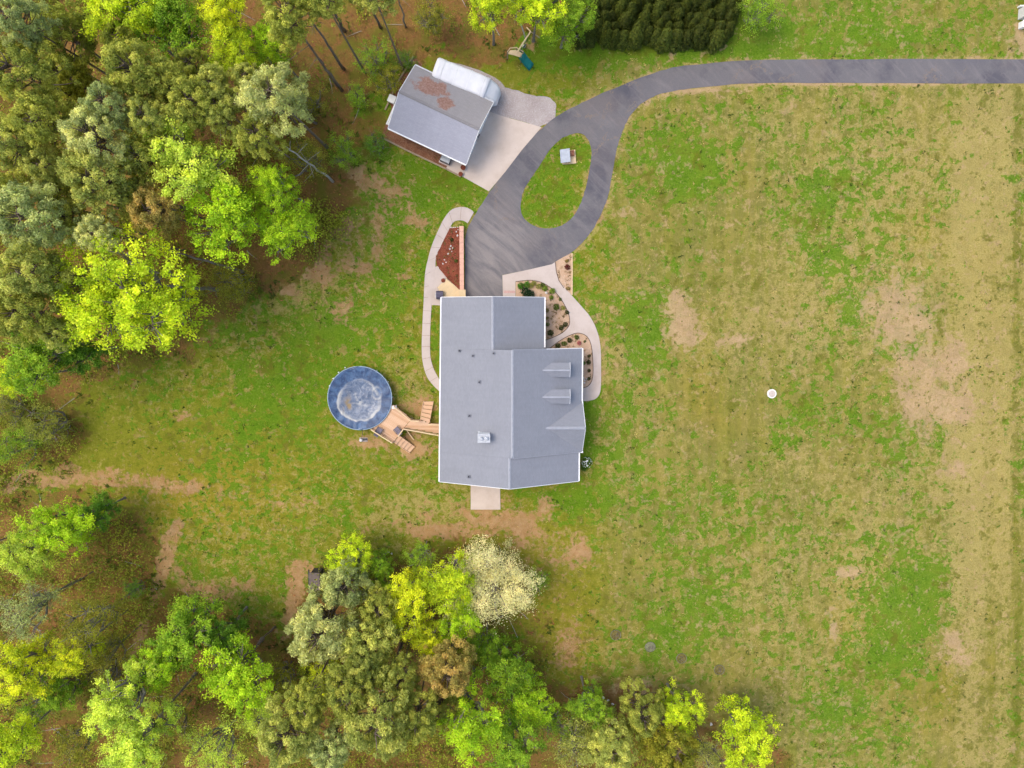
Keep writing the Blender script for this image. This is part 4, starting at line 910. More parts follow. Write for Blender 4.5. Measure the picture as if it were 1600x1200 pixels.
MB().disc((p.x, p.y), .20, .04, .5, 16, .17).build('filter_tank', M['siding'], pm, True); MB().box(p.x + .26, p.x + .62, p.y - .05, p.y + .18, .04, .24).build('motor', M['dark_metal'], pm, bevel=.03); MB().box(p.x - .26, p.x + .7, p.y - .24, p.y + .26, 0, .04).build('base', M['gravel'], pm)
MB().tube([(p.x, p.y + .12, .4), (p.x + .1, p.y + .4, .4), (p.x + .2, p.y + .7, .4), (p.x + .3, p.y + 1.3, .9)], .03, 6).build('hose', M['dark_metal'], pm, True)

# wooden landing and grill by the house corner
ld = thing('wooden_landing', W(705, 452), 'tan wooden landing at the top left house corner', 'landing')
rg = [W(*q, .45) for q in ((683.5, 449), (697.5, 435.5), (724, 457), (724, 466), (694, 466))]
# planks of the landing: parallel strips cut from its outline
P = [Vector((q.x, q.y)) for q in rg]; d_ = (P[1] - P[0]).normalized(); e_ = Vector((-d_.y, d_.x)); ts = [q.dot(e_) for q in P]; t = min(ts)
while t < max(ts) - .05:
    w_ = min(.30, max(ts) - t); hit = []
    for a, b in zip(P, P[1:] + P[:1]):
        da, db = a.dot(e_) - (t + w_ / 2), b.dot(e_) - (t + w_ / 2)
        if da * db < 0: hit.append((a + (b - a) * (da / (da - db))).dot(d_))
    if len(hit) >= 2:
        c0 = d_ * ((min(hit) + max(hit)) / 2) + e_ * (t + w_ / 2); MB().obox((c0.x, c0.y, .43), (d_.x, d_.y, 0), (e_.x, e_.y, 0), (0, 0, 1), max(hit) - min(hit), w_ - .012, .04).build('board', M['wood_worn'], ld)
    t += .30
for q in rg[:3]: MB().box(q.x - .05, q.x + .05, q.y - .05, q.y + .05, 0, .41).build('leg', M['timber'], ld)
gl = thing('barbecue_grill', W(687.5, 461), 'dark covered grill under the roof edge at the top left house corner', 'grill')
p = gl.location; MB().box(p.x - .34, p.x + .40, p.y - .50, p.y + .45, .075, .75).build('cart', M['dark_metal'], gl)
mb = MB(); pr_ = [(-.5, .75), (-.48, .95), (-.3, 1.1), (0, 1.16), (.28, 1.1), (.44, .95), (.46, .75)]
mb.hexa([(p.x - .36, p.y + a, z) for a, z in pr_][::-1], [(p.x + .42, p.y + a, z) for a, z in pr_][::-1]).build('lid', simple('dark_purple_cover', (.075, .065, .095), .5, .2), gl)
MB().bar((p.x - .42, p.y - .3, .85), (p.x - .42, p.y + .25, .85), .05, .05).build('handle', M['metal'], gl)
pot(693, 438.5, .27, 'small grey planter at the edge of the concrete pad', 'grey_rock')

# ------------------------------------------------------------------ play set
ps = thing('play_set', W(806, 84), 'wooden swing set with tan deck and teal slide at the woods edge', 'swing set')
pz = 1.5; ra_ = Ws([(793, 84), (797, 78.5), (807, 78), (817, 84), (814, 90), (803, 86)], pz)
MB().hexa([q - Vector((0, 0, .08)) for q in reversed(ra_)], list(reversed(ra_))).build('deck', M['wood_worn'], ps)
for q in (ra_[0], ra_[2], ra_[3], ra_[4]): MB().box(q.x - .06, q.x + .06, q.y - .06, q.y + .06, 0, pz + .7).build('post', M['timber'], ps)
for a, b in ((ra_[0], ra_[1]), (ra_[1], ra_[2]), (ra_[2], ra_[3])): MB().bar(a + Vector((0, 0, .65)), b + Vector((0, 0, .65)), .06, .12).build('guard_rail', M['wood_worn'], ps)
bA, bB = W(807, 83, 2.3), W(829, 49.5, 2.3); MB().bar(bA, bB, .14, .16).build('swing_beam', M['wood_worn'], ps)
for q in ((843, 59, .02), (823, 43, .02)): MB().bar(bB, W(*q), .09, .09).build('leg', M['wood_worn'], ps)
for t in (.35, .62):
    c0 = bA.lerp(bB, t); dv = (bB - bA).normalized()
    for s in (-.22, .22): q = c0 + dv * s; MB().tube([q - Vector((0, 0, .08)), Vector((q.x, q.y, .55))], .015, 5).build('chain', M['metal'], ps)
    MB().obox((c0.x, c0.y, .53), dv, (-dv.y, dv.x, 0), (0, 0, 1), .5, .2, .03).build('swing_seat', M['dark_metal'], ps)
S0, S1 = W(814, 88, 1.45), W(830, 106, .25); dv = (S1 - S0); sd = Vector((dv.y, -dv.x, 0)).normalized(); mb = MB(); prof = [(-.46, .22), (-.40, .0), (-.2, -.06), (.2, -.06), (.40, .0), (.46, .22)]
cr = []
for k in range(9):
    t = k / 8; c0 = S0.lerp(S1, t); z = 1.45 * (1 - t) ** 1.15 + .22 + .06 * math.sin(t * 9) * (1 - t); cr.append([Vector((c0.x, c0.y, z + h)) + sd * w for w, h in prof])
n6 = len(prof)
for row in cr: mb.v += [tuple(q) for q in row]
for k in range(8):
    for j in range(n6 - 1): mb.f.append((k * n6 + j, k * n6 + j + 1, (k + 1) * n6 + j + 1, (k + 1) * n6 + j))
sl = mb.build('slide', M['teal'], ps, True); md = sl.modifiers.new('thick', 'SOLIDIFY'); md.thickness = .04
bl_ = thing('play_ball', W(818.5, 73.5), 'small pale ball on the grass beside the swing beam', 'ball')
me = bpy.data.meshes.new('ball'); b_ = bmesh.new(); bmesh.ops.create_icosphere(b_, subdivisions=3, radius=.2)
for vv in b_.verts: vv.co.z += .2
b_.to_mesh(me); b_.free(); me.polygons.foreach_set('use_smooth', [True] * len(me.polygons)); link('skin', me, bl_, M['yellow_ball'])

# ------------------------------------------------------------------ small things in the field
sp = thing('septic_lid', W(1205.5, 615), 'round white concrete lid in the middle of the field', 'lid'); p = sp.location; gzz = float(terrain_h(p.x, p.y)); sp.location.z = gzz
MB().disc((p.x, p.y), .56, gzz - .05, gzz + .17, 28, .53).build('disc', simple('pale_concrete_lid', (.72, .71, .67), .85, .08), sp); MB().disc((p.x, p.y), .40, gzz + .171, gzz + .20, 24, .38).build('inner_ring', M['concrete'], sp); MB().tube([(p.x - .1, p.y, gzz + .2), (p.x - .06, p.y, gzz + .27), (p.x + .06, p.y, gzz + .27), (p.x + .1, p.y, gzz + .2)], .02, 6).build('handle', M['metal'], sp)
ub = thing('utility_shed', W(1601, 23), 'grey box with white corners cut by the right picture edge', 'utility box'); p = ub.location
MB().box(p.x - .75, p.x + 1.2, p.y - .55, p.y + .55, 0, 1.25).build('body', M['siding'], ub); MB().hexa([(p.x - .85, p.y - .66, 1.25), (p.x + 1.3, p.y - .66, 1.25), (p.x + 1.3, p.y + .62, 1.25), (p.x - .85, p.y + .62, 1.25)], [(p.x - .8, p.y - .6, 1.36), (p.x + 1.25, p.y - .6, 1.36), (p.x + 1.25, p.y + .56, 1.42), (p.x - .8, p.y + .56, 1.42)]).build('lid', M['metal'], ub); MB().box(p.x - .9, p.x - .2, p.y + .7, p.y + .85, 0, .5).build('side_panel', M['white'], ub)
ut = thing('utility_pedestal', W(1594, 41), 'small white utility pedestal below the grey box at the right edge', 'pedestal'); p = ut.location
MB().box(p.x - .24, p.x + .24, p.y - .36, p.y + .36, 0, .75).build('body', M['white'], ut, bevel=.05); MB().box(p.x - .28, p.x + .28, p.y - .40, p.y + .40, .752, .84).build('cap', M['white'], ut, bevel=.04)
# wire rings round young plants
for i, (px, py, lab) in enumerate(((962, 992, 'grey twiggy plant ring, nearest the cream flowering tree'), (1016, 1011, 'plant ring with pale stones in its middle, second of four in a row'), (1065, 1029, 'faint green plant ring, third of four in a row'), (1124, 1047, 'brown twiggy plant ring, farthest right of four in a row'))):
    p = W(px, py); g0 = float(terrain_h(p.x, p.y)); t = thing('plant_ring', (p.x, p.y, g0), lab, 'plant ring'); r = .62
    mb = MB(); mb.tube([(p.x + r * math.cos(2 * math.pi * k / 28), p.y + r * math.sin(2 * math.pi * k / 28), g0 + .10) for k in range(29)], .035, 6, False); mb.build('border', M['ring'], t, True)
    MB().disc((p.x, p.y), r * .95, g0 - .03, g0 + .04, 24).build('soil', [M['ring_soil'], M['ring_stone'], M['ring_soil'], M['ring_soil']][i], t)
    rnd = random.Random(i); mb = MB()
    for k in range(26):
        a = rnd.uniform(0, 6.28); l = rnd.uniform(.15, .5); q = Vector((p.x + rnd.uniform(-.3, .3), p.y + rnd.uniform(-.3, .3), g0 + .03)); mb.tube([q, q + Vector((math.cos(a) * l * .7, math.sin(a) * l * .7, l))], [.014, .005], 4)
    mb.build('twigs', M['bark_grey'], t)['kind'] = 'stuff'
# rocks
def rock(px, py, r, label, group, mat='rock', z=None, seed=0):
    p = W(px, py, z or 0); me = bpy.data.meshes.new('landscape_rock'); b_ = bmesh.new(); bmesh.ops.create_icosphere(b_, subdivisions=2, radius=1); rnd = random.Random(seed)
    ph = [rnd.uniform(0, 9) for _ in range(3)]
    for vv in b_.verts:
        k = .8 + .3 * math.sin(vv.co.x * 3 + ph[0]) * math.sin(vv.co.y * 3 + ph[1]) + .15 * math.sin(vv.co.z * 5 + ph[2])
        vv.co = Vector((vv.co.x * r * k * rnd.uniform(.95, 1.05), vv.co.y * r * k * .8, vv.co.z * r * k * .6 + r * .25))
    b_.to_mesh(me); b_.free(); o = link('landscape_rock', me, None, M[mat]); o.location = (p.x, p.y, z if z is not None else 0); o.rotation_euler.z = rnd.uniform(0, 6); tag(o, label, 'rock', group)
s = 0
for (px, py, r) in ((704.5, 384.5, .16), (707.5, 387.5, .14), (703, 389, .15), (706, 393, .12), (700.5, 396.5, .13), (694.5, 406, .14), (697, 410, .11), (692, 412, .13), (715, 368, .15), (713, 362, .13), (716, 358.5, .12)):
    s += 1; h = bed_h(W(px, py)); rock(px, py, r, 'white rock lying in the red-brown mulch bed behind the brick wall', 'white rocks in the mulch bed', z=h - .03, seed=s)
for (px, py, r) in ((704.5, 355.5, .14), (708, 356, .14), (711.5, 356, .15), (715, 355.5, .13)):
    s += 1; rock(px, py, r, 'white edging rock between lens of grass and mulch bed', 'white edging rocks', z=.05, seed=s)
for (px, py, r, la) in ((607, 863, .16, 'small white stone in leaf litter above the bottom trees'), (612, 865, .13, 'second small white stone in leaf litter above the bottom trees'), (943, 1090, .2, 'left white stone behind the bushes at the bottom'), (950, 1094, .2, 'middle white stone behind the bushes at the bottom'), (957, 1100, .22, 'right white stone behind the bushes at the bottom'), (1111, 1131, .24, 'white stone beside the lime tree at the bottom'), (700, 465, .15, None)):
    s += 1
    if la: p = W(px, py); rock(px, py, r, la, None, z=float(terrain_h(p.x, p.y)) - .02, seed=s)
for (px, py, r) in ((911.5, 591, .16), (914, 594, .14), (917, 592, .12), (913, 598, .14), (853.5, 457.5, .2)):
    s += 1; rock(px, py, r, 'pale stone on the gravel of the front garden beds', 'stones in the front garden beds', z=.03, seed=s)
# shed mostly hidden below the pale pine
sh = thing('garden_shed', W(500, 912), 'grey-roofed shed half hidden under the pale pine below the lawn', 'shed'); 
sa, sb = W(482, 895, 2.0), W(483, 932, 2.0); p = sh.location
x0, y0, y1 = sa.x, sb.y, sa.y
MB().box(x0 + .15, x0 + 1.2, y0 + .15, y1 - .15, 0, 1.85).build('wall', simple('dark_shed_boards', (.06, .05, .045), .9, .2), sh); roof_slope('roof', [(x0, y0, 1.9), (x0, y1, 1.9), (x0 + 1.3, y1, 2.1), (x0 + 1.3, y0, 2.1)], M['shed_roof'], sh, .07); MB().box(x0 - .06, x0, y0 - .05, y1 + .3, 1.6, 1.95).build('fascia', M['dark_metal'], sh)

# ------------------------------------------------------------------ trees
def mesh_np(name, V, Fq, mat, clump=None):
    """V (n,3), Fq (m,k) all faces the same size"""
    me = bpy.data.meshes.new(name); k = Fq.shape[1]
    me.vertices.add(len(V)); me.vertices.foreach_set('co', np.ascontiguousarray(V, np.float32).ravel())
    me.loops.add(Fq.size); me.loops.foreach_set('vertex_index', Fq.ravel().astype(np.int32))
    me.polygons.add(len(Fq)); me.polygons.foreach_set('loop_start', np.arange(0, Fq.size, k, dtype=np.int32))
    me.update(calc_edges=True); me.materials.append(mat)
    if clump is not None:
        a = me.attributes.new('clump', 'FLOAT', 'POINT'); a.data.foreach_set('value', np.ascontiguousarray(clump, np.float32))
    return me
def unit(a): return a / (np.linalg.norm(a, axis=1, keepdims=True) + 1e-9)
def leaf_quads(rng, C, Nrm, L, Wd):
    n = len(C); t = unit(np.cross(Nrm, rng.normal(size=(n, 3)))); b = np.cross(Nrm, t)
    L = L * rng.uniform(.7, 1.3, (n, 1)); Wd = Wd * rng.uniform(.7, 1.3, (n, 1))
    V = np.stack([C - t * L / 2, C + b * Wd / 2 + Nrm * L * .10, C + t * L / 2, C - b * Wd / 2 + Nrm * L * .10], 1).reshape(-1, 3)
    return V, np.arange(4 * n).reshape(-1, 4)
def tube_np(mb, pts, r0, r1, n=5): mb.tube(pts, [r0 + (r1 - r0) * k / (len(pts) - 1) for k in range(len(pts))], n)
def mb_mesh(mb, name, mat):
    me = bpy.data.meshes.new(name); me.from_pydata(mb.v, [], mb.f); me.materials.append(mat); me.polygons.foreach_set('use_smooth', [True] * len(me.polygons)); return me
def broad_crown(seed, lobes, n_clump, n_leaf, cr, leaf, flat=.75, sparse=0.0):
    """broad-leaved crown of radius 1 centred on the origin: lobes carrying sprays of leaves on their sunny side"""
    rng = np.random.default_rng(seed); LC = []
    for i in range(lobes):
        a = 2 * math.pi * i / lobes + rng.uniform(-.45, .45); d = rng.uniform(.34, .66) if i else .1
        LC.append((d * math.cos(a), d * math.sin(a), rng.uniform(-.18, .22) + .25 * (1 - d), rng.uniform(.27, .47)))
    LC.append((rng.uniform(-.15, .15), rng.uniform(-.15, .15), .30, .42))
    for i in range(3): a = rng.uniform(0, 6.28); LC.append((.38 * math.cos(a), .38 * math.sin(a), rng.uniform(-.75, -.5), .36))
    w = np.array([q[3] ** 2 for q in LC]); pick = rng.choice(len(LC), n_clump, p=w / w.sum())
    d = unit(rng.normal(size=(n_clump, 3)) * np.array([1, 1, .9]) + np.array([0, 0, .30])); rad = rng.uniform(.45, 1.08, (n_clump, 1)) ** .6
    Lc = np.array([q[:3] for q in LC])[pick]; Lr = np.array([q[3] for q in LC])[pick][:, None]
    CC = Lc + d * Lr * rad * np.array([1, 1, flat])
    cs = cr * rng.uniform(.55, 1.45, n_clump); cnt = np.maximum(6, (n_leaf * rng.uniform(.5, 1.4, n_clump))).astype(int)
    ci = np.repeat(np.arange(n_clump), cnt); n = len(ci)
    # a spray: leaves thrown outward along the twig, drooping a little
    off = rng.normal(size=(n, 3)) * np.array([1, 1, .55]) * cs[ci][:, None] * .55 + d[ci] * (rng.uniform(-.6, .9, (n, 1)) * cs[ci][:, None])
    C = CC[ci] + off
    Nn = unit(rng.normal(size=(n, 3)) * .75 + d[ci] * .6 + np.array([0, 0, .65]))
    V, Fq = leaf_quads(rng, C, Nn, leaf, leaf * .72)
    cl = np.repeat(rng.uniform(0, 1, n_clump)[ci], 4)
    crown = mesh_np('crown', V, Fq, M['leaf'], cl)
    mb = MB()
    for (x, y, z, r) in LC:
        s0 = Vector((0, 0, -.85)); e = Vector((x, y, z)); mid = s0.lerp(e, .5) + Vector((x * .15, y * .15, -.12)); tube_np(mb, [s0, mid, e], .045, .018, 6)
    for k in rng.choice(n_clump, min(n_clump, 90), replace=False):
        a = Vector(Lc[k]); b = Vector(CC[k]); tube_np(mb, [a.lerp(Vector((0, 0, -.3)), .15), a.lerp(b, .5) - Vector((0, 0, .03)), b], .012, .004, 4)
    return crown, mb
def pine_crown(seed, n_puff, n_tuft, n_needle, pr, nl, h=.85):
    """pine crown of radius 1: whorls of limbs ending in puffs of needle tufts"""
    rng = np.random.default_rng(seed); P = []; mb = MB()
    tiers = 6
    for i in range(n_puff):
        t = rng.uniform(0, 1) ** .8; rr = math.sqrt(1 - (t * .92) ** 2) * rng.uniform(.35, 1.0) ** .55; a = rng.uniform(0, 6.283)
        rr *= .82 + .22 * math.sin(a * 3 + seed) * (1 - t * .5)
        P.append((rr * math.cos(a), rr * math.sin(a), (t - .55) * h * 1.25 + rng.normal() * .05))
    P = np.array(P)
    for p in P[rng.choice(n_puff, min(60, n_puff), replace=False)]:
        s0 = Vector((0, 0, p[2] - .12 - .2 * math.hypot(p[0], p[1]))); tube_np(mb, [s0, s0.lerp(Vector(p), .55) + Vector((0, 0, -.05)), Vector(p)], .018, .006, 4)
    ps_ = pr * rng.uniform(.6, 1.3, n_puff); cnt = np.maximum(20, n_tuft * (ps_ / pr) ** 2).astype(int); pi = np.repeat(np.arange(n_puff), cnt); n = len(pi)
    dr = unit(rng.normal(size=(n, 3)) + np.array([0, 0, .25])); C = P[pi] + dr * ps_[pi][:, None] * rng.uniform(.55, 1.12, (n, 1)) * np.array([1, 1, .8])
    Nn = unit(dr * .8 + rng.normal(size=(n, 3)) * .55 + np.array([0, 0, .35])); V, Fq = leaf_quads(rng, C, Nn, nl, nl * .42)
    cl = np.repeat(rng.uniform(0, 1, n_puff)[pi], 4)
    return mesh_np('crown', V, Fq, M['needle'], cl), mb
def cypress_crown(seed):
    rng = np.random.default_rng(seed); n = 2600; t = rng.uniform(0, 1, n); a = rng.uniform(0, 6.283, n); a = a + .25 * np.sin(a * 7 + t * 20)
    r = (1 - t ** 1.6) ** .8 * (.78 + .25 * rng.uniform(0, 1, n)) * (1 + .12 * np.sin(a * 5 + 9 * t))
    C = np.stack([r * np.cos(a), r * np.sin(a), t * 4.2], 1); Nn = unit(np.stack([np.cos(a), np.sin(a), .7 + 0 * a], 1) + rng.normal(size=(n, 3)) * .5)
    V, Fq = leaf_quads(rng, C, Nn, .34, .2); return mesh_np('crown', V, Fq, M['leaf'], np.repeat(rng.uniform(0, 1, n), 4))
def trunk_mesh(mat, seed):
    rng = random.Random(seed); mb = MB(); pts = []; ph = rng.uniform(0, 6)
    for k in range(9): t = k / 8; pts.append((.012 * math.sin(t * 5 + ph) * t, .012 * math.cos(t * 4 + ph) * t, t))
    # unit height, base radius 1 in x/y through the object's scale
    i0 = 0
    for k, p in enumerate(pts):
        r = (1.0 - .62 * (k / 8)) * (1.35 if k == 0 else 1)
        for j in range(10): a = 2 * math.pi * j / 10; mb.v.append((r * math.cos(a) + p[0] * 30, r * math.sin(a) + p[1] * 30, p[2]))
    for k in range(8):
        for j in range(10): mb.f.append((k * 10 + j, k * 10 + (j + 1) % 10, (k + 1) * 10 + (j + 1) % 10, (k + 1) * 10 + j))
    return mb_mesh(mb, 'trunk', mat)
CROWN = {'broad': [], 'big': [], 'pine': [], 'thin': [], 'flower': []}
def add_kind(k, res, bark):
    crown, mb = res; CROWN[k].append((crown, mb_mesh(mb, 'limbs', M[bark])))
for s in range(5): add_kind('broad', broad_crown(10 + s, 6 + s % 3, 190, 84, .088, .043), 'bark_grey')
for s in range(2): add_kind('big', broad_crown(30 + s, 10, 330, 84, .066, .030), 'bark_grey')
for s in range(4): add_kind('thin', broad_crown(40 + s, 7, 130, 46, .13, .040), 'bark_grey')
add_kind('flower', broad_crown(50, 10, 320, 84, .12, .025, .8), 'bark_grey')
for s in range(6): add_kind('pine', pine_crown(60 + s, 150, 100, 0, .105, .062), 'bark_pine')
TRUNK = {k: trunk_mesh(M[k], i) for i, k in enumerate(('bark_pine', 'bark_grey', 'bark_birch'))}
TONE = dict(lime=(188, 204, 44), yellow=(198, 206, 42), apple=(170, 198, 42), green=(136, 166, 44), deep=(100, 138, 40), olive=(152, 156, 66), pale=(176, 178, 108), brown=(164, 146, 76), grey=(158, 166, 100), sage=(162, 166, 80), dusk=(136, 142, 56), cream=(236, 228, 168), light=(190, 206, 78), moss=(140, 140, 44))
LK = 1.38
_cnt = {}
def tree(px, py, rpx, kind, tone, zc, label, group=None, bark=None, sz=1.0):
    p = W(px, py, zc); R = rpx * (CAM_H - zc) / F_PX * (1.15 if kind == 'pine' else 1.14)
    i = _cnt.get(kind, 0); _cnt[kind] = i + 1; crown, limbs = CROWN[kind][i % len(CROWN[kind])]; rnd = random.Random(int(px * 7 + py * 13))
    nm = {'pine': 'pine_tree', 'flower': 'flowering_tree', 'thin': 'sapling'}.get(kind, 'broadleaf_tree')
    g0 = float(terrain_h(p.x, p.y)); t = thing(nm, (p.x, p.y, g0), label, 'tree' if kind != 'thin' or zc > 3 else 'shrub', group)
    bk = bark or ('bark_pine' if kind == 'pine' else 'bark_grey')
    tr = link('trunk', TRUNK[bk], t); tr_h = zc + (.35 * R if kind == 'pine' else -.55 * R) - g0; rad = .030 * min(R, 5.5) + .05
    if kind == 'thin': rad = .06
    tr.scale = (rad, rad, max(.4, tr_h)); tr.rotation_euler.z = rnd.uniform(0, 6)
    rz = rnd.uniform(0, 6.28); sx = R * rnd.uniform(.95, 1.05); sy = R * rnd.uniform(.95, 1.05)
    for nm2, me_ in (('limbs', limbs), ('crown', crown)):
        o = link(nm2, me_, t); o.location = (0, 0, zc - g0); o.scale = (sx, sy, R * (1.35 if kind == 'pine' else 1.1) * sz); o.rotation_euler.z = rz
        if nm2 == 'crown':
            k = LK * {'pine': 1.2, 'flower': .95}.get(kind, 1.0) * rnd.uniform(.92, 1.08); c = lin(*TONE[tone], k); o.color = c
    return t
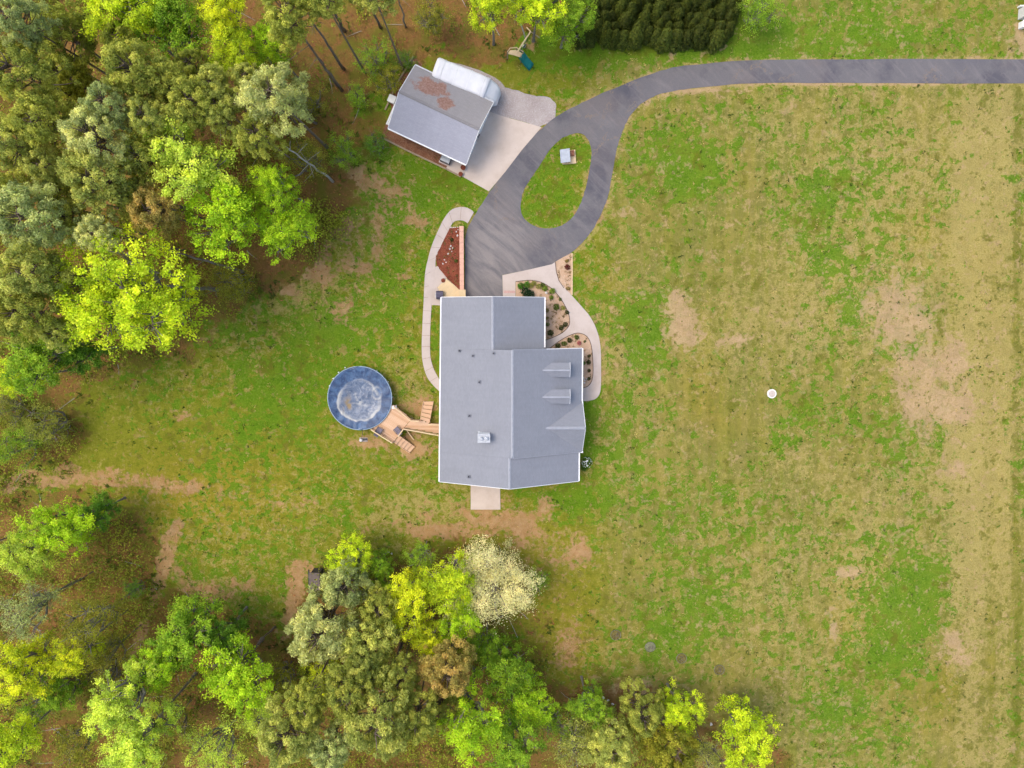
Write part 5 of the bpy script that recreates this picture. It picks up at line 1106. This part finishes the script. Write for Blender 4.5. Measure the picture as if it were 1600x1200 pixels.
TREES = [
 # broad-leaved trees of the upper left wood
 (185, 18, 58, 'broad', 'lime', 14, 'bright lime tree cut by the top edge, left of its darker green twin'), (262, 34, 58, 'broad', 'green', 13, 'mid-green tree at the top edge between two lime trees'),
 (352, 18, 40, 'broad', 'yellow', 14, 'small yellow-lime crown cut by the top edge'), (362, 76, 42, 'broad', 'lime', 13, 'lime crown hanging below the yellow one near the top edge'), (418, 66, 36, 'broad', 'apple', 11, 'apple-green crown between lime tree and bare pine trunks'),
 (300, 262, 66, 'broad', 'light', 15, 'pale yellow-green tree above the pair of bright green trees by the lawn'), (352, 335, 64, 'broad', 'apple', 14, 'bright green tree between pale lime tree and lawn'), (428, 288, 36, 'broad', 'apple', 13, 'narrow bright green crown topmost of the lawn-side trees'), (447, 358, 50, 'broad', 'apple', 11, 'bright green tree nearest the lawn on the right of its cluster'),
 (200, 464, 112, 'big', 'lime', 15, 'largest lime-green tree, alone at the lawn edge on the left'), (62, 556, 58, 'broad', 'green', 11, 'green tree at the left edge below the olive pines'), (120, 548, 38, 'broad', 'deep', 9, 'dark green tree between left edge and the largest lime tree'), (22, 590, 36, 'broad', 'lime', 10, 'lime crown touching the left edge just above the bare ground'),
 # pines of the upper left wood
 (22, 28, 44, 'pine', 'grey', 20, 'grey-green pine in the very top left corner'), (28, 108, 52, 'pine', 'olive', 19, 'olive pine at the left edge, second from the top corner'), (62, 190, 52, 'pine', 'olive', 18, 'olive pine beside the long dark trunk near the left edge'), (12, 225, 40, 'pine', 'sage', 18, 'sage pine touching the left edge above the pale one'), (212, 112, 54, 'pine', 'olive', 18, 'olive pine below the topmost lime tree'),
 (262, 128, 36, 'pine', 'olive', 17, 'small olive pine right of the larger one below the lime tree'), (166, 160, 36, 'pine', 'grey', 19, 'small grey-green pine in the middle of the pine wood'), (228, 180, 32, 'pine', 'sage', 18, 'small yellowish pine in the middle of the pine wood'), (300, 160, 44, 'pine', 'olive', 18, 'olive pine left of the big pale pine'), (344, 168, 38, 'pine', 'sage', 17, 'sage pine tucked against the big pale pine'),
 (146, 212, 50, 'pine', 'pale', 19, 'pale pine above the wide olive one in the pine wood'), (152, 280, 58, 'pine', 'sage', 18, 'wide sage pine left of the pale yellow-green tree'), (222, 245, 36, 'pine', 'olive', 16, 'olive pine behind the pale yellow-green tree'), (44, 338, 58, 'pine', 'grey', 19, 'large grey-green pine at the left edge, halfway up the wood'), (150, 364, 34, 'pine', 'pale', 18, 'small round pale pine above the largest lime tree'), (238, 330, 44, 'pine', 'brown', 16, 'brownish pine between pale tree and largest lime tree'),
 (46, 424, 54, 'pine', 'sage', 18, 'sage pine left of the largest lime tree'), (36, 488, 50, 'pine', 'olive', 17, 'olive pine at the left edge, lowest of the upper wood'), (428, 150, 56, 'pine', 'pale', 19, 'big pale pine facing the detached garage across the clearing'), (400, 208, 38, 'pine', 'olive', 17, 'olive pine just below the big pale one'), (448, 22, 46, 'pine', 'olive', 19, 'olive pine at the top edge beside the bare trunks'), (95, 50, 48, 'pine', 'dusk', 13, 'dull dark pine low between the corner pine and the lime tree'), (100, 118, 36, 'pine', 'dusk', 11, 'dull low pine under the long dark trunk'),
 (8, 300, 36, 'pine', 'olive', 17, 'olive pine half outside the left edge above the large grey-green one'), (300, 100, 30, 'pine', 'dusk', 14, 'dull small pine under the mid-green tree at the top'), (95, 300, 34, 'pine', 'dusk', 14, 'dull pine filling the gap beside the wide sage pine'), (118, 128, 30, 'pine', 'moss', 12, 'mossy small pine between the long trunk and olive pine'), (100, 440, 32, 'pine', 'dusk', 13, 'dull pine in the shade left of the largest lime tree'), (500, -12, 38, 'pine', 'olive', 20, 'olive pine crown peeping in at the top edge above the clearing'), (580, -18, 34, 'pine', 'sage', 20, 'sage pine crown barely peeping in at the top edge'),
 # lower left wood
 (102, 822, 54, 'broad', 'apple', 8, 'bright green tree below the dirt path on the left'), (40, 862, 48, 'broad', 'light', 8, 'yellow-green tree at the left edge below the dirt path'), (150, 800, 32, 'broad', 'deep', 6, 'dark green tree at the clearing edge below the dirt path'), (40, 960, 50, 'thin', 'grey', 12, 'thin grey-green tree at the left edge beside a pale leaning trunk'), (140, 975, 52, 'thin', 'moss', 11, 'thin olive-yellow tree left of the footpath'),
 (35, 1050, 52, 'broad', 'yellow', 12, 'bright yellow tree at the left edge near the bottom'), (112, 1022, 38, 'broad', 'yellow', 11, 'smaller yellow tree right of the bright yellow one'), (92, 1080, 36, 'broad', 'green', 9, 'green tree below the two yellow ones on the left'), (18, 1165, 50, 'broad', 'lime', 12, 'lime tree in the bottom left corner'), (120, 1165, 36, 'thin', 'moss', 9, 'thin mossy tree beside the bottom left corner'),
 (292, 985, 56, 'broad', 'green', 8, 'rich green tree where the footpath leaves the lawn'), (350, 990, 36, 'broad', 'deep', 7, 'dark green tree between two brighter ones below the lawn'), (246, 1042, 44, 'broad', 'apple', 9, 'apple-green crown below the rich green tree by the footpath'), (190, 1100, 58, 'broad', 'light', 14, 'pale green tree left of the bottom wood, upper of two'), (215, 1160, 58, 'broad', 'light', 14, 'pale green tree at the bottom edge, lower of two'), (372, 1050, 66, 'broad', 'apple', 8, 'bright green tree left of the pines in the lower wood'), (340, 1165, 52, 'thin', 'light', 10, 'thin yellowish tree at the bottom edge'),
 # lower middle wood
 (545, 872, 40, 'broad', 'lime', 6, 'narrow lime tree nearest the lawn, top of the lower wood'), (506, 985, 66, 'pine', 'pale', 10, 'wide pale grey pine beside the half hidden shed'), (540, 914, 46, 'pine', 'grey', 8, 'blue-grey pine behind the narrow lime tree'), (592, 888, 28, 'broad', 'green', 5, 'small green tree right of the blue-grey pine'),
 (575, 1010, 52, 'pine', 'sage', 11, 'sage pine between wide pale pine and yellow tree'), (592, 950, 38, 'pine', 'olive', 9, 'olive pine left of the bright yellow tree'), (448, 1150, 52, 'pine', 'sage', 16, 'sage pine at the bottom edge, left of three'), (478, 1100, 42, 'pine', 'olive', 15, 'olive pine above the sage one at the bottom'), (545, 1082, 46, 'pine', 'olive', 16, 'olive pine in the centre of the lower wood'), (590, 1130, 62, 'pine', 'sage', 17, 'largest sage pine of the lower wood at the bottom edge'), (515, 1170, 44, 'pine', 'grey', 15, 'grey-green pine at the bottom edge between two sage pines'), (650, 1125, 44, 'pine', 'olive', 15, 'olive pine right of the largest sage pine at the bottom'),
 (645, 935, 50, 'broad', 'yellow', 8, 'bright yellow tree left half of the pair beside the cream blossom'), (705, 905, 52, 'broad', 'lime', 8, 'lime tree touching the cream blossom tree on its left'), (668, 1000, 34, 'broad', 'yellow', 8, 'small yellow crown below the bright yellow tree'), (722, 965, 38, 'broad', 'apple', 7, 'apple-green crown under the lime tree by the cream blossom'), (766, 915, 72, 'flower', 'cream', 5, 'cream blossoming tree below the patio'),
 (700, 1048, 50, 'pine', 'brown', 12, 'brownish pine below the yellow trees'), (792, 1055, 52, 'broad', 'green', 7, 'green tree below the cream blossom tree'), (735, 1130, 58, 'broad', 'apple', 12, 'bright green tree at the bottom below the brownish pine'), (822, 1095, 46, 'broad', 'apple', 7, 'apple-green tree at the right end of the lower wood'), (800, 1160, 50, 'broad', 'green', 10, 'green tree at the bottom edge right of the bright green one'),
 # bottom right row
 (918, 1100, 36, 'broad', 'green', 6, 'small green tree beside the white stones at the bottom'), (895, 1160, 48, 'thin', 'sage', 6, 'thin sage tree at the bottom edge left of the white stones'), (955, 1165, 46, 'pine', 'sage', 8, 'sage pine at the bottom edge below the white stones'), (1002, 1112, 44, 'pine', 'olive', 7, 'olive pine right of the white stones'), (1062, 1112, 38, 'broad', 'lime', 6, 'lime tree in front of the shaded grass at the bottom'), (1052, 1168, 48, 'pine', 'moss', 7, 'mossy pine at the bottom edge under the lime tree'), (1165, 1152, 60, 'broad', 'lime', 7, 'lime tree farthest right along the bottom edge'), (1108, 1185, 40, 'thin', 'sage', 6, 'thin sage tree between the two lime trees at the bottom'),
 # top middle
 (770, 2, 42, 'broad', 'lime', 11, 'lime tree at the top edge above the swing set, left one'), (840, 10, 46, 'broad', 'lime', 9, 'lime tree at the top edge over the swing beam'), (886, 34, 40, 'broad', 'green', 7, 'green tree at the left end of the dark hedge'),
 (1186, 14, 34, 'thin', 'green', 3.5, 'loose green bush at the right end of the dark hedge'),
 # undergrowth in the clearing by the garage
 (537, 236, 30, 'thin', 'green', 1.6, 'fluffy green bush left below the garage'), (590, 225, 24, 'thin', 'deep', 1.2, 'dark green bush by the lower left garage corner'), (586, 92, 30, 'thin', 'green', 2.2, 'green bush in the clearing, upper left of the garage'), (606, 128, 28, 'thin', 'moss', 1.6, 'yellowish bush beside the left garage border'), (484, 158, 30, 'thin', 'moss', 2.2, 'yellowish bush between the bare pine trunks'), (560, 150, 22, 'thin', 'green', 1.4, 'low green bush in the middle of the clearing'),
 (635, 96, 18, 'thin', 'deep', 1.2, 'dark bush at the upper left garage corner'), (672, 30, 34, 'thin', 'moss', 4, 'mossy sapling at the top edge behind the motorhome'), (30, 700, 40, 'thin', 'green', 3, 'green thicket at the left edge above the dirt path'), (78, 660, 40, 'thin', 'dusk', 3, 'dull thicket on the bare ground left of the lawn'), (14, 640, 34, 'thin', 'dusk', 3, 'dull thicket touching the left edge'), (212, 920, 20, 'thin', 'deep', 2.5, 'dark round bush beside the footpath'),
 (470, 250, 40, 'thin', 'moss', 5, 'mossy sapling around the pale leaning trunk'), (360, 440, 40, 'thin', 'moss', 4, 'mossy sapling right of the largest lime tree'), (840, 910, 22, 'thin', 'green', 1.5, 'low green growth right of the cream blossom tree'), (660, 868, 30, 'thin', 'green', 5, 'green sapling behind the lime tree by the cream blossom'), (160, 1060, 40, 'thin', 'moss', 5, 'mossy sapling left of the upper pale green tree'), (60, 1110, 34, 'thin', 'green', 5, 'green sapling above the bottom left corner'), (270, 1130, 40, 'thin', 'moss', 5, 'mossy sapling right of the two pale green trees'), (440, 1060, 36, 'thin', 'moss', 4, 'mossy sapling in the gap left of the pines'), (500, 1050, 36, 'thin', 'yellow', 3, 'yellow undergrowth below the wide pale pine'),
 # fill-in pines and saplings
 (330, 130, 30, 'pine', 'sage', 17, 'small sage pine just below the lime crown near the top'), (190, 62, 34, 'pine', 'dusk', 14, 'dull pine under the bright lime tree at the top edge'), (70, 258, 34, 'pine', 'sage', 17, 'sage pine between the left edge and the wide sage one'), (110, 340, 30, 'pine', 'olive', 16, 'small olive pine left of the round pale one'), (200, 305, 32, 'pine', 'olive', 16, 'small olive pine between wide sage pine and brownish pine'), (275, 205, 28, 'pine', 'dusk', 14, 'dull small pine above the pale yellow-green tree'),
 (90, 520, 32, 'pine', 'sage', 15, 'sage pine between left edge trees and the largest lime tree'), (385, 120, 26, 'pine', 'sage', 16, 'small sage pine above the big pale one'), (560, 1050, 36, 'pine', 'sage', 14, 'small sage pine in the gap of the lower wood'), (625, 1060, 34, 'pine', 'olive', 13, 'small olive pine left of the brownish one'), (690, 1110, 34, 'pine', 'olive', 11, 'small olive pine under the brownish one'), (760, 1010, 34, 'broad', 'green', 6, 'small green tree right below the cream blossom'), (410, 1120, 34, 'thin', 'light', 8, 'thin pale sapling left of the sage pines at the bottom'), (860, 1130, 36, 'thin', 'green', 6, 'thin green tree right of the lower wood at the bottom'), (930, 1140, 34, 'thin', 'olive', 6, 'thin olive tree below the small green one at the bottom'), (170, 1020, 34, 'thin', 'moss', 7, 'thin mossy tree left of the footpath end'),
]
for a in TREES: tree(*a)
# pale leaning and bare trunks standing in the clearing
def bare_trunk(base, top, zt, r, label, bark, twigs=8, seed=0):
    A = W(*base); B = W(*top, zt); rnd = random.Random(seed); t = thing('bare_trunk', A, label, 'trunk', 'bare trunks in the clearing')
    pts = [A.lerp(B, k / 8) + Vector((rnd.uniform(-.12, .12), rnd.uniform(-.12, .12), 0)) * (k > 0) for k in range(9)]
    mb = MB(); mb.tube(pts, [r * (1.25 if k == 0 else 1 - .6 * k / 8) for k in range(9)], 9); mb.build('stem', M[bark], t, True)
    for k in range(twigs):
        q = A.lerp(B, rnd.uniform(.5, 1)); d = Vector((rnd.uniform(-1, 1), rnd.uniform(-1, 1), rnd.uniform(.1, .8))); l = rnd.uniform(.8, 2.0)
        mb = MB(); mb.tube([q, q + d * l * .5 + Vector((0, 0, .1)), q + d * l], [r * .25, r * .15, .012], 5); mb.build('branch', M[bark], t, True)
for i, a in enumerate([((537, 108), (480, 22), 16, .17, 'long bare pine trunk nearest the garage clearing, upper of two parallel ones', 'bark_pine', 5), ((534, 141), (480, 66), 14.5, .16, 'bare pine trunk in the clearing, lower of two parallel ones', 'bark_pine', 5), ((538, 48), (502, -14), 13, .2, 'thick dark trunk reaching in from the top edge', 'bark_pine', 3), ((595, 43), (570, -12), 13, .15, 'slim trunk reaching in from the top edge, right of the thick one', 'bark_pine', 3),
    ((634, 42), (622, -10), 12, .11, 'thin faint trunk at the top edge above the garage', 'bark_grey', 2), ((520, 284), (452, 232), 12.5, .14, 'pale leaning birch-like trunk below the clearing', 'bark_birch', 9), ((494, 193), (452, 160), 9, .13, 'grey trunk emerging from under the big pale pine', 'bark_grey', 3), ((160, 132), (52, 62), 14, .26, 'long dark trunk between pines near the top left corner', 'bark_pine', 5),
    ((128, 905), (20, 952), 12, .15, 'pale slanting trunk at the lower left', 'bark_grey', 6), ((76, 818), (-10, 846), 9, .16, 'grey trunk crossing the bright green tree at the left', 'bark_grey', 4), ((340, 452), (262, 446), 13, .24, 'grey trunk on the right side of the largest lime tree', 'bark_grey', 4), ((380, 425), (255, 388), 12, .16, 'thin grey trunk above the largest lime tree', 'bark_grey', 6), ((40, 1088), (-20, 1120), 12, .16, 'dark trunk below the bright yellow tree', 'bark_pine', 3), ((520, 1046), (498, 1090), 9, .17, 'dark trunk beside the yellow undergrowth', 'bark_pine', 3), ((430, 980), (404, 1004), 6, .14, 'dark trunk end right of the bright green tree', 'bark_pine', 2), ((822, 62), (800, 8), 9, .09, 'pale trunk inside the lime tree above the swing set', 'bark_birch', 4)]):
    bare_trunk(*a[:6], twigs=a[6], seed=i)

# ------------------------------------------------------------------ dark hedge of closely planted cypresses
cyp = [cypress_crown(90 + k) for k in range(4)]
rnd = random.Random(3); k = 0
for row, (y, xa, xb) in enumerate(((50, 912, 1150), (36, 906, 1156), (22, 904, 1162), (8, 908, 1166), (-6, 905, 1166))):
    nn = 15
    for i in range(nn):
        px = xa + (xb - xa) * (i + rnd.uniform(-.4, .4) + (.5 if row % 2 else .2)) / nn; zt = 3.4 + rnd.uniform(-.6, .5); p = W(px, y + rnd.uniform(-5, 5), zt * .8)
        t = thing('cypress', (p.x, p.y, 0), ('dark green cypress in the front row of the hedge by the lawn', 'dark green cypress in the second row of the hedge', 'dark green cypress in the middle row of the hedge', 'dark green cypress in the back rows of the hedge at the top edge', 'dark green cypress in the back rows of the hedge at the top edge')[row], 'cypress', ('front hedge row', 'second hedge row', 'middle hedge row', 'back hedge rows', 'back hedge rows')[row])
        s = rnd.uniform(.75, 1.1); o = link('crown', cyp[k % 4], t); o.scale = (s, s, zt / 4.2); o.location.z = .1; o.rotation_euler.z = rnd.uniform(0, 6.28); kk = rnd.uniform(.55, 1.0); o.color = lin(102, 114, 38, kk)
        tr = link('trunk', TRUNK['bark_pine'], t); tr.scale = (.06, .06, zt * .85); k += 1

# ------------------------------------------------------------------ shrubs of the garden beds
def shrub_mesh(seed, n, leaf, flat=.8):
    rng = np.random.default_rng(seed); d = unit(rng.normal(size=(n, 3)) + np.array([0, 0, .35])); r = rng.uniform(.45, 1.05, (n, 1)) ** .6 * (1 + .18 * np.sin(d[:, :1] * 6 + seed) * np.sin(d[:, 1:2] * 7))
    C = d * r * np.array([1, 1, flat]); C[:, 2] += flat * .85; C[:, 2] = np.maximum(C[:, 2], .05); V, Fq = leaf_quads(rng, C, unit(d + rng.normal(size=(n, 3)) * .6), leaf, leaf * .7)
    return mesh_np('foliage', V, Fq, M['leaf'], np.repeat(rng.uniform(0, 1, n), 4))
SH = [shrub_mesh(200 + k, 420, .24) for k in range(4)]
mbs = MB()
for k in range(7): a = k * .9; mbs.tube([(0, 0, -.1), (.25 * math.cos(a), .25 * math.sin(a), .5), (.55 * math.cos(a), .55 * math.sin(a), 1.0)], [.05, .03, .015], 5)
stems = mb_mesh(mbs, 'stems', M['bark_grey'])
STONE = dict(TONE, red=(120, 40, 30), pink=(205, 110, 110), darkgreen=(44, 74, 40), bright=(88, 150, 30), mid=(110, 128, 50), straw=(176, 176, 84), dk=(74, 84, 34))
def shrub(px, py, r, tone, label, group=None, k=[0], z=.04):
    p = W(px, py, .25); t = thing('shrub', (p.x, p.y, z), label, 'shrub', group)
    o = link('foliage', SH[k[0] % 4], t); o.scale = (r * (.85 + .35 * ((k[0] * 37) % 10) / 10), r * (.85 + .35 * ((k[0] * 53) % 10) / 10), r * .9); o.rotation_euler.z = k[0] * 1.3; o.color = lin(*STONE[tone], .9)
    q = link('stems', stems, t); q.scale = (r * .8, r * .8, r * .8); k[0] += 1
for a in ((813.5, 446.5, .48, 'bright', 'bright green round shrub at the left end of the large gravel bed'), (823, 445, .40, 'bright', 'bright green shrub right of the roundest one in the large bed'), (830, 446, .32, 'straw', 'yellow-green tuft next to the bright shrubs of the large bed'),
    (821, 457, .62, 'darkgreen', 'dark bluish shrub tallest in the large bed by the garage corner'), (829, 460, .55, 'darkgreen', 'second dark bluish shrub touching the garage roof edge'), (834, 442.5, .30, 'straw', 'straw-green clump along the top rim of the large bed'), (842, 447.5, .34, 'straw', 'straw-green clump in the middle of the top rim'), (848, 444.5, .26, 'mid', 'small green clump at the top rim beside the walk'),
    (851, 451, .34, 'green', 'dark round shrub on the upper rim of the large bed'), (863, 454.5, .36, 'green', 'green shrub where the large bed bends down'), (861.5, 465, .32, 'green', 'green shrub below the bend of the large bed'), (875.5, 467.5, .20, 'mid', 'tiny shrub beside the walk high in the large bed'), (869, 480, .40, 'mid', 'round olive shrub alone in the centre of the large bed'), (880, 481, .28, 'straw', 'pale shrub between the olive one and the walk'),
    (886, 488, .24, 'dk', 'tiny dark shrub at the widest bulge of the large bed'), (855, 485, .26, 'brown', 'brown twiggy shrub by the garage eave'), (854.5, 497, .2, 'brown', 'tiny brown plant by the garage eave'), (855.5, 507, .26, 'mid', 'small olive shrub by the lower garage eave'), (883, 507, .30, 'dk', 'dark shrub at the lower right of the large bed'), (877, 512.5, .32, 'dk', 'dark olive shrub at the bottom curve of the large bed'), (860, 520, .46, 'dk', 'large dark shrub at the lowest tip of the large bed'),
    (901, 527, .30, 'mid', 'olive shrub at the top of the small bed'), (890, 531.5, .30, 'dk', 'dark shrub at the upper left of the small bed'), (881, 537, .34, 'mid', 'olive shrub beside the branch walk in the small bed'), (872, 540, .32, 'dk', 'dark shrub at the left tip of the small bed'), (905, 536, .26, 'pink', 'pink flowering shrub in the small bed'), (914, 533.5, .16, 'mid', 'tiny plant at the upper right of the small bed'),
    (920.5, 556, .22, 'dk', 'dark round shrub, first from the top of four along the small bed'), (920, 566, .30, 'dk', 'dark round shrub, second from the top of four along the small bed'), (920.5, 579, .22, 'dk', 'dark round shrub, third from the top of four along the small bed'), (920, 592, .26, 'dk', 'dark round shrub, last of four along the small bed'), (911.5, 567, .28, 'deep', 'green shrub half under the eave of the small bed'),
    (886.5, 417.5, .34, 'red', 'dark red shrub in the triangular bed by the driveway'), (886, 407.5, .22, 'brown', 'grey-brown plant above the red shrub in the triangular bed'), (887.5, 451, .24, 'brown', 'brown plant at the lower tip of the triangular bed'),
    (713, 408, .22, 'mid', 'small green plant in the mulch bed by the brick wall', None), (706, 375, .2, 'dk', 'small green plant among the white rocks of the mulch bed', None), (916, 722, .65, 'deep', 'dark green bush with pale blossoms by the house corner'), (912, 731, .42, 'deep', 'small dark bush below the blossoming one by the house corner')): shrub(*a[:5], z=(bed_h(W(a[0], a[1])) if 680 < a[0] < 719 else .04))
# pale blossoms of the corner bush are part of it
bush = [o for o in COL.objects if o.get('label') == 'dark green bush with pale blossoms by the house corner'][0]
rng = np.random.default_rng(9); d = unit(rng.normal(size=(60, 3)) + np.array([0, 0, .8])); V, Fq = leaf_quads(rng, d * np.array([.68, .68, .6]) + np.array([0, 0, .55]), d, .15, .14)
link('blossoms', mesh_np('blossoms', V, Fq, simple('white_petals', (.78, .78, .70), .6, .05)), bush)['kind'] = 'stuff'

# ------------------------------------------------------------------ weeds, grass tufts and fallen sticks: what nobody could count
def grid_lookup(arr, x, y):
    i = np.clip(np.searchsorted(xs, x), 0, nx - 1); j = np.clip(np.searchsorted(ys, y), 0, ny - 1); return arr[j * nx + i]
paved = [(DRIVE, ISLAND), (APRON, None), (FRONT_WALK, None), (BED_ONE, None), (BED_TWO, None), (BED_THREE, None), (GRAVEL, None), (WALK_OUT + WALK_IN[::-1], None), (MULCH_BED, None), ([(688, 464), (851, 464), (851, 543), (910, 543), (910, 753), (688, 753)], None), ([(735, 740), (782, 740), (782, 797), (735, 797)], None), ([(683, 416), (727, 455), (727, 470), (675, 478)], None)]
def free(x, y):
    px, py = to_px(np.stack([x, y, 0 * x], 1)); ok = np.ones(len(x), bool)
    for pl, hole in paved:
        ins = poly_sdf(px, py, pl) < 1.0
        if hole is not None: ins &= poly_sdf(px, py, hole) > -1
        ok &= ~ins
    ok &= np.hypot(x - PC.x, y - PC.y) > PR + .15
    return ok & (px > -30) & (px < 1630) & (py > -30) & (py < 1230)
def tuft_field(name, n, seed, size, blades, prob, label, cat, mat, spread=.6, up=.8):
    rng = np.random.default_rng(seed); x = rng.uniform(-63, 67, n); y = rng.uniform(-58, 37, n); ok = free(x, y) & (rng.uniform(0, 1, n) < prob(x, y)); x, y = x[ok], y[ok]; n = len(x)
    s = size * rng.uniform(.5, 1.5, n) ** 1.3; ti_ = np.repeat(np.arange(n), blades); m_ = len(ti_); a = rng.uniform(0, 6.283, m_)
    z = terrain_h(x, y); base = np.stack([x, y, z - .01], 1)[ti_]; d = np.stack([np.cos(a) * spread, np.sin(a) * spread, up * rng.uniform(.5, 1.1, m_)], 1) * s[ti_][:, None] * rng.uniform(.6, 1.2, (m_, 1))
    base = base + np.stack([rng.normal(size=m_), rng.normal(size=m_), 0 * a], 1) * s[ti_][:, None] * .32
    b = np.stack([-np.sin(a), np.cos(a), 0 * a], 1) * s[ti_][:, None] * .17
    V = np.stack([base - b, base + b, base + d * .6 + b * .8 + np.array([0, 0, .01]), base + d], 1).reshape(-1, 3)
    o = link(name, mesh_np(name, V, np.arange(4 * m_).reshape(-1, 4), mat, np.repeat(rng.uniform(0, 1, n)[ti_], 4))); tag(o, label, cat, None, 'stuff'); return o
fgrid = lambda arr: (lambda x, y: np.clip(grid_lookup(arr, x, y), 0, 1))
cl_n = lambda x, y, s: fbm(x / 3.5, y / 3.5, s, 3)
o = tuft_field('weed_patches', 9000, 1, .20, 6, lambda x, y: .85 * sstep(.50, .66, cl_n(x, y, 71)) * (1 - fgrid(woods)(x, y)), 'dark green weeds dotted over lawn and field', 'weeds', M['leaf']); o.color = lin(92, 116, 34, .80)
o = tuft_field('clover_patches', 9000, 2, .18, 6, lambda x, y: .9 * sstep(.50, .64, cl_n(x, y, 75)) * (1 - fgrid(woods)(x, y)), 'bright green clover tufts in the grass', 'clover', M['leaf']); o.color = lin(128, 168, 44, .78)
o = tuft_field('dry_grass_tufts', 12000, 3, .16, 5, lambda x, y: (.25 + .6 * sstep(.42, .62, cl_n(x, y, 79))) * (.45 + .55 * fgrid(field)(x, y)) * (1 - fgrid(woods)(x, y)), 'straw coloured dry grass tufts', 'grass', M['leaf'], .9, .45); o.color = lin(196, 178, 104, .80)
o = tuft_field('olive_grass_tufts', 12000, 4, .15, 5, lambda x, y: .75 * (1 - .8 * fgrid(woods)(x, y)), 'olive grass tufts of the mown lawn', 'grass', M['leaf'], .8, .6); o.color = lin(140, 146, 52, .78)
o = tuft_field('forest_undergrowth', 26000, 5, .38, 6, lambda x, y: .75 * sstep(.46, .62, cl_n(x, y, 83)) * fgrid(woods)(x, y), 'low green undergrowth on the forest floor', 'undergrowth', M['leaf'], .8, .7); o.color = lin(122, 134, 40, .78)
o = tuft_field('leaf_litter', 52000, 6, .22, 4, lambda x, y: .8 * fgrid(woods)(x, y), 'rust brown fallen leaves and needles under the trees', 'leaf litter', M['leaf'], 1.0, .25); o.color = lin(168, 116, 70, .8)
rng = np.random.default_rng(88); bx_, by_ = [], []
for pl, n_ in ((BED_ONE, 70), (BED_TWO, 40), (BED_THREE, 18), (MULCH_BED, 40)):
    P_ = np.array(pl); q = rng.uniform(P_.min(0), P_.max(0), (n_ * 4, 2)); q = q[poly_sdf(q[:, 0], q[:, 1], pl) < -1.5][:n_]
    for a_, b_ in q: w_ = W(a_, b_); bx_.append((w_.x, w_.y, bed_h(w_) if pl is MULCH_BED else .045))
bx_ = np.array(bx_); ci = np.repeat(np.arange(len(bx_)), 9); C = bx_[ci] + rng.normal(size=(len(ci), 3)) * np.array([.09, .09, .03]) + np.array([0, 0, .05])
V, Fq = leaf_quads(rng, C, unit(rng.normal(size=C.shape) * .6 + np.array([0, 0, 1.0])), .13, .07)
o = link('bed_litter', mesh_np('bed_litter', V, Fq, M['leaf'], np.repeat(rng.uniform(0, 1, len(bx_))[ci], 4))); tag(o, 'dry leaves and small seedlings strewn over the garden beds', 'leaf litter', None, 'stuff'); o.color = lin(150, 132, 78, .8)
rng = np.random.default_rng(66); n = 5200; x = rng.uniform(-63, 45, n); y = rng.uniform(-58, 37, n); dens = fbm(x / 5, y / 5, 91, 3)
ok = free(x, y) & (fgrid(woods)(x, y) > .6) & (rng.uniform(0, 1, n) < sstep(.38, .55, dens)); pxx, pyy = to_px(np.stack([x, y, 0 * x], 1)); ok &= ~((pxx > 470) & (pxx < 780) & (pyy < 330)) | (rng.uniform(0, 1, n) < .12)
x, y = x[ok], y[ok]; n = len(x); hh = rng.uniform(.5, 3.2, n); cnt = (30 * hh).astype(int) + 10; ci = np.repeat(np.arange(n), cnt); mm = len(ci)
C = np.stack([x, y, terrain_h(x, y) + hh * .55], 1)[ci] + rng.normal(size=(mm, 3)) * np.stack([hh * .36, hh * .36, hh * .26], 1)[ci]; C[:, 2] = np.maximum(C[:, 2], .05)
V, Fq = leaf_quads(rng, C, unit(rng.normal(size=(mm, 3)) * .7 + np.array([0, 0, 1.0])), .24, .17)
o = link('understory_thicket', mesh_np('understory_thicket', V, Fq, M['leaf'], np.repeat(rng.uniform(0, 1, n)[ci], 4))); tag(o, 'leafy thicket of seedlings filling the wood below the trees', 'thicket', None, 'stuff'); o.color = lin(150, 158, 48, 1.0)
rng = np.random.default_rng(77); mb = MB()
xk = rng.uniform(-62, 20, 380); yk = rng.uniform(-57, 36, 380); ok = free(xk, yk) & (fgrid(woods)(xk, yk) > .5)
for x, y in zip(xk[ok], yk[ok]):
    l = rng.uniform(.6, 3.2); a = rng.uniform(0, 6.28); z = float(terrain_h(x, y)) + .05; mb.tube([(x, y, z), (x + math.cos(a) * l * .5 + rng.normal() * .1, y + math.sin(a) * l * .5, z + .08), (x + math.cos(a) * l, y + math.sin(a) * l, z + .02)], [.035, .025, .008], 4)
tag(mb.build('fallen_sticks', M['bark_birch']), 'pale fallen sticks scattered on the forest floor', 'sticks', None, 'stuff')
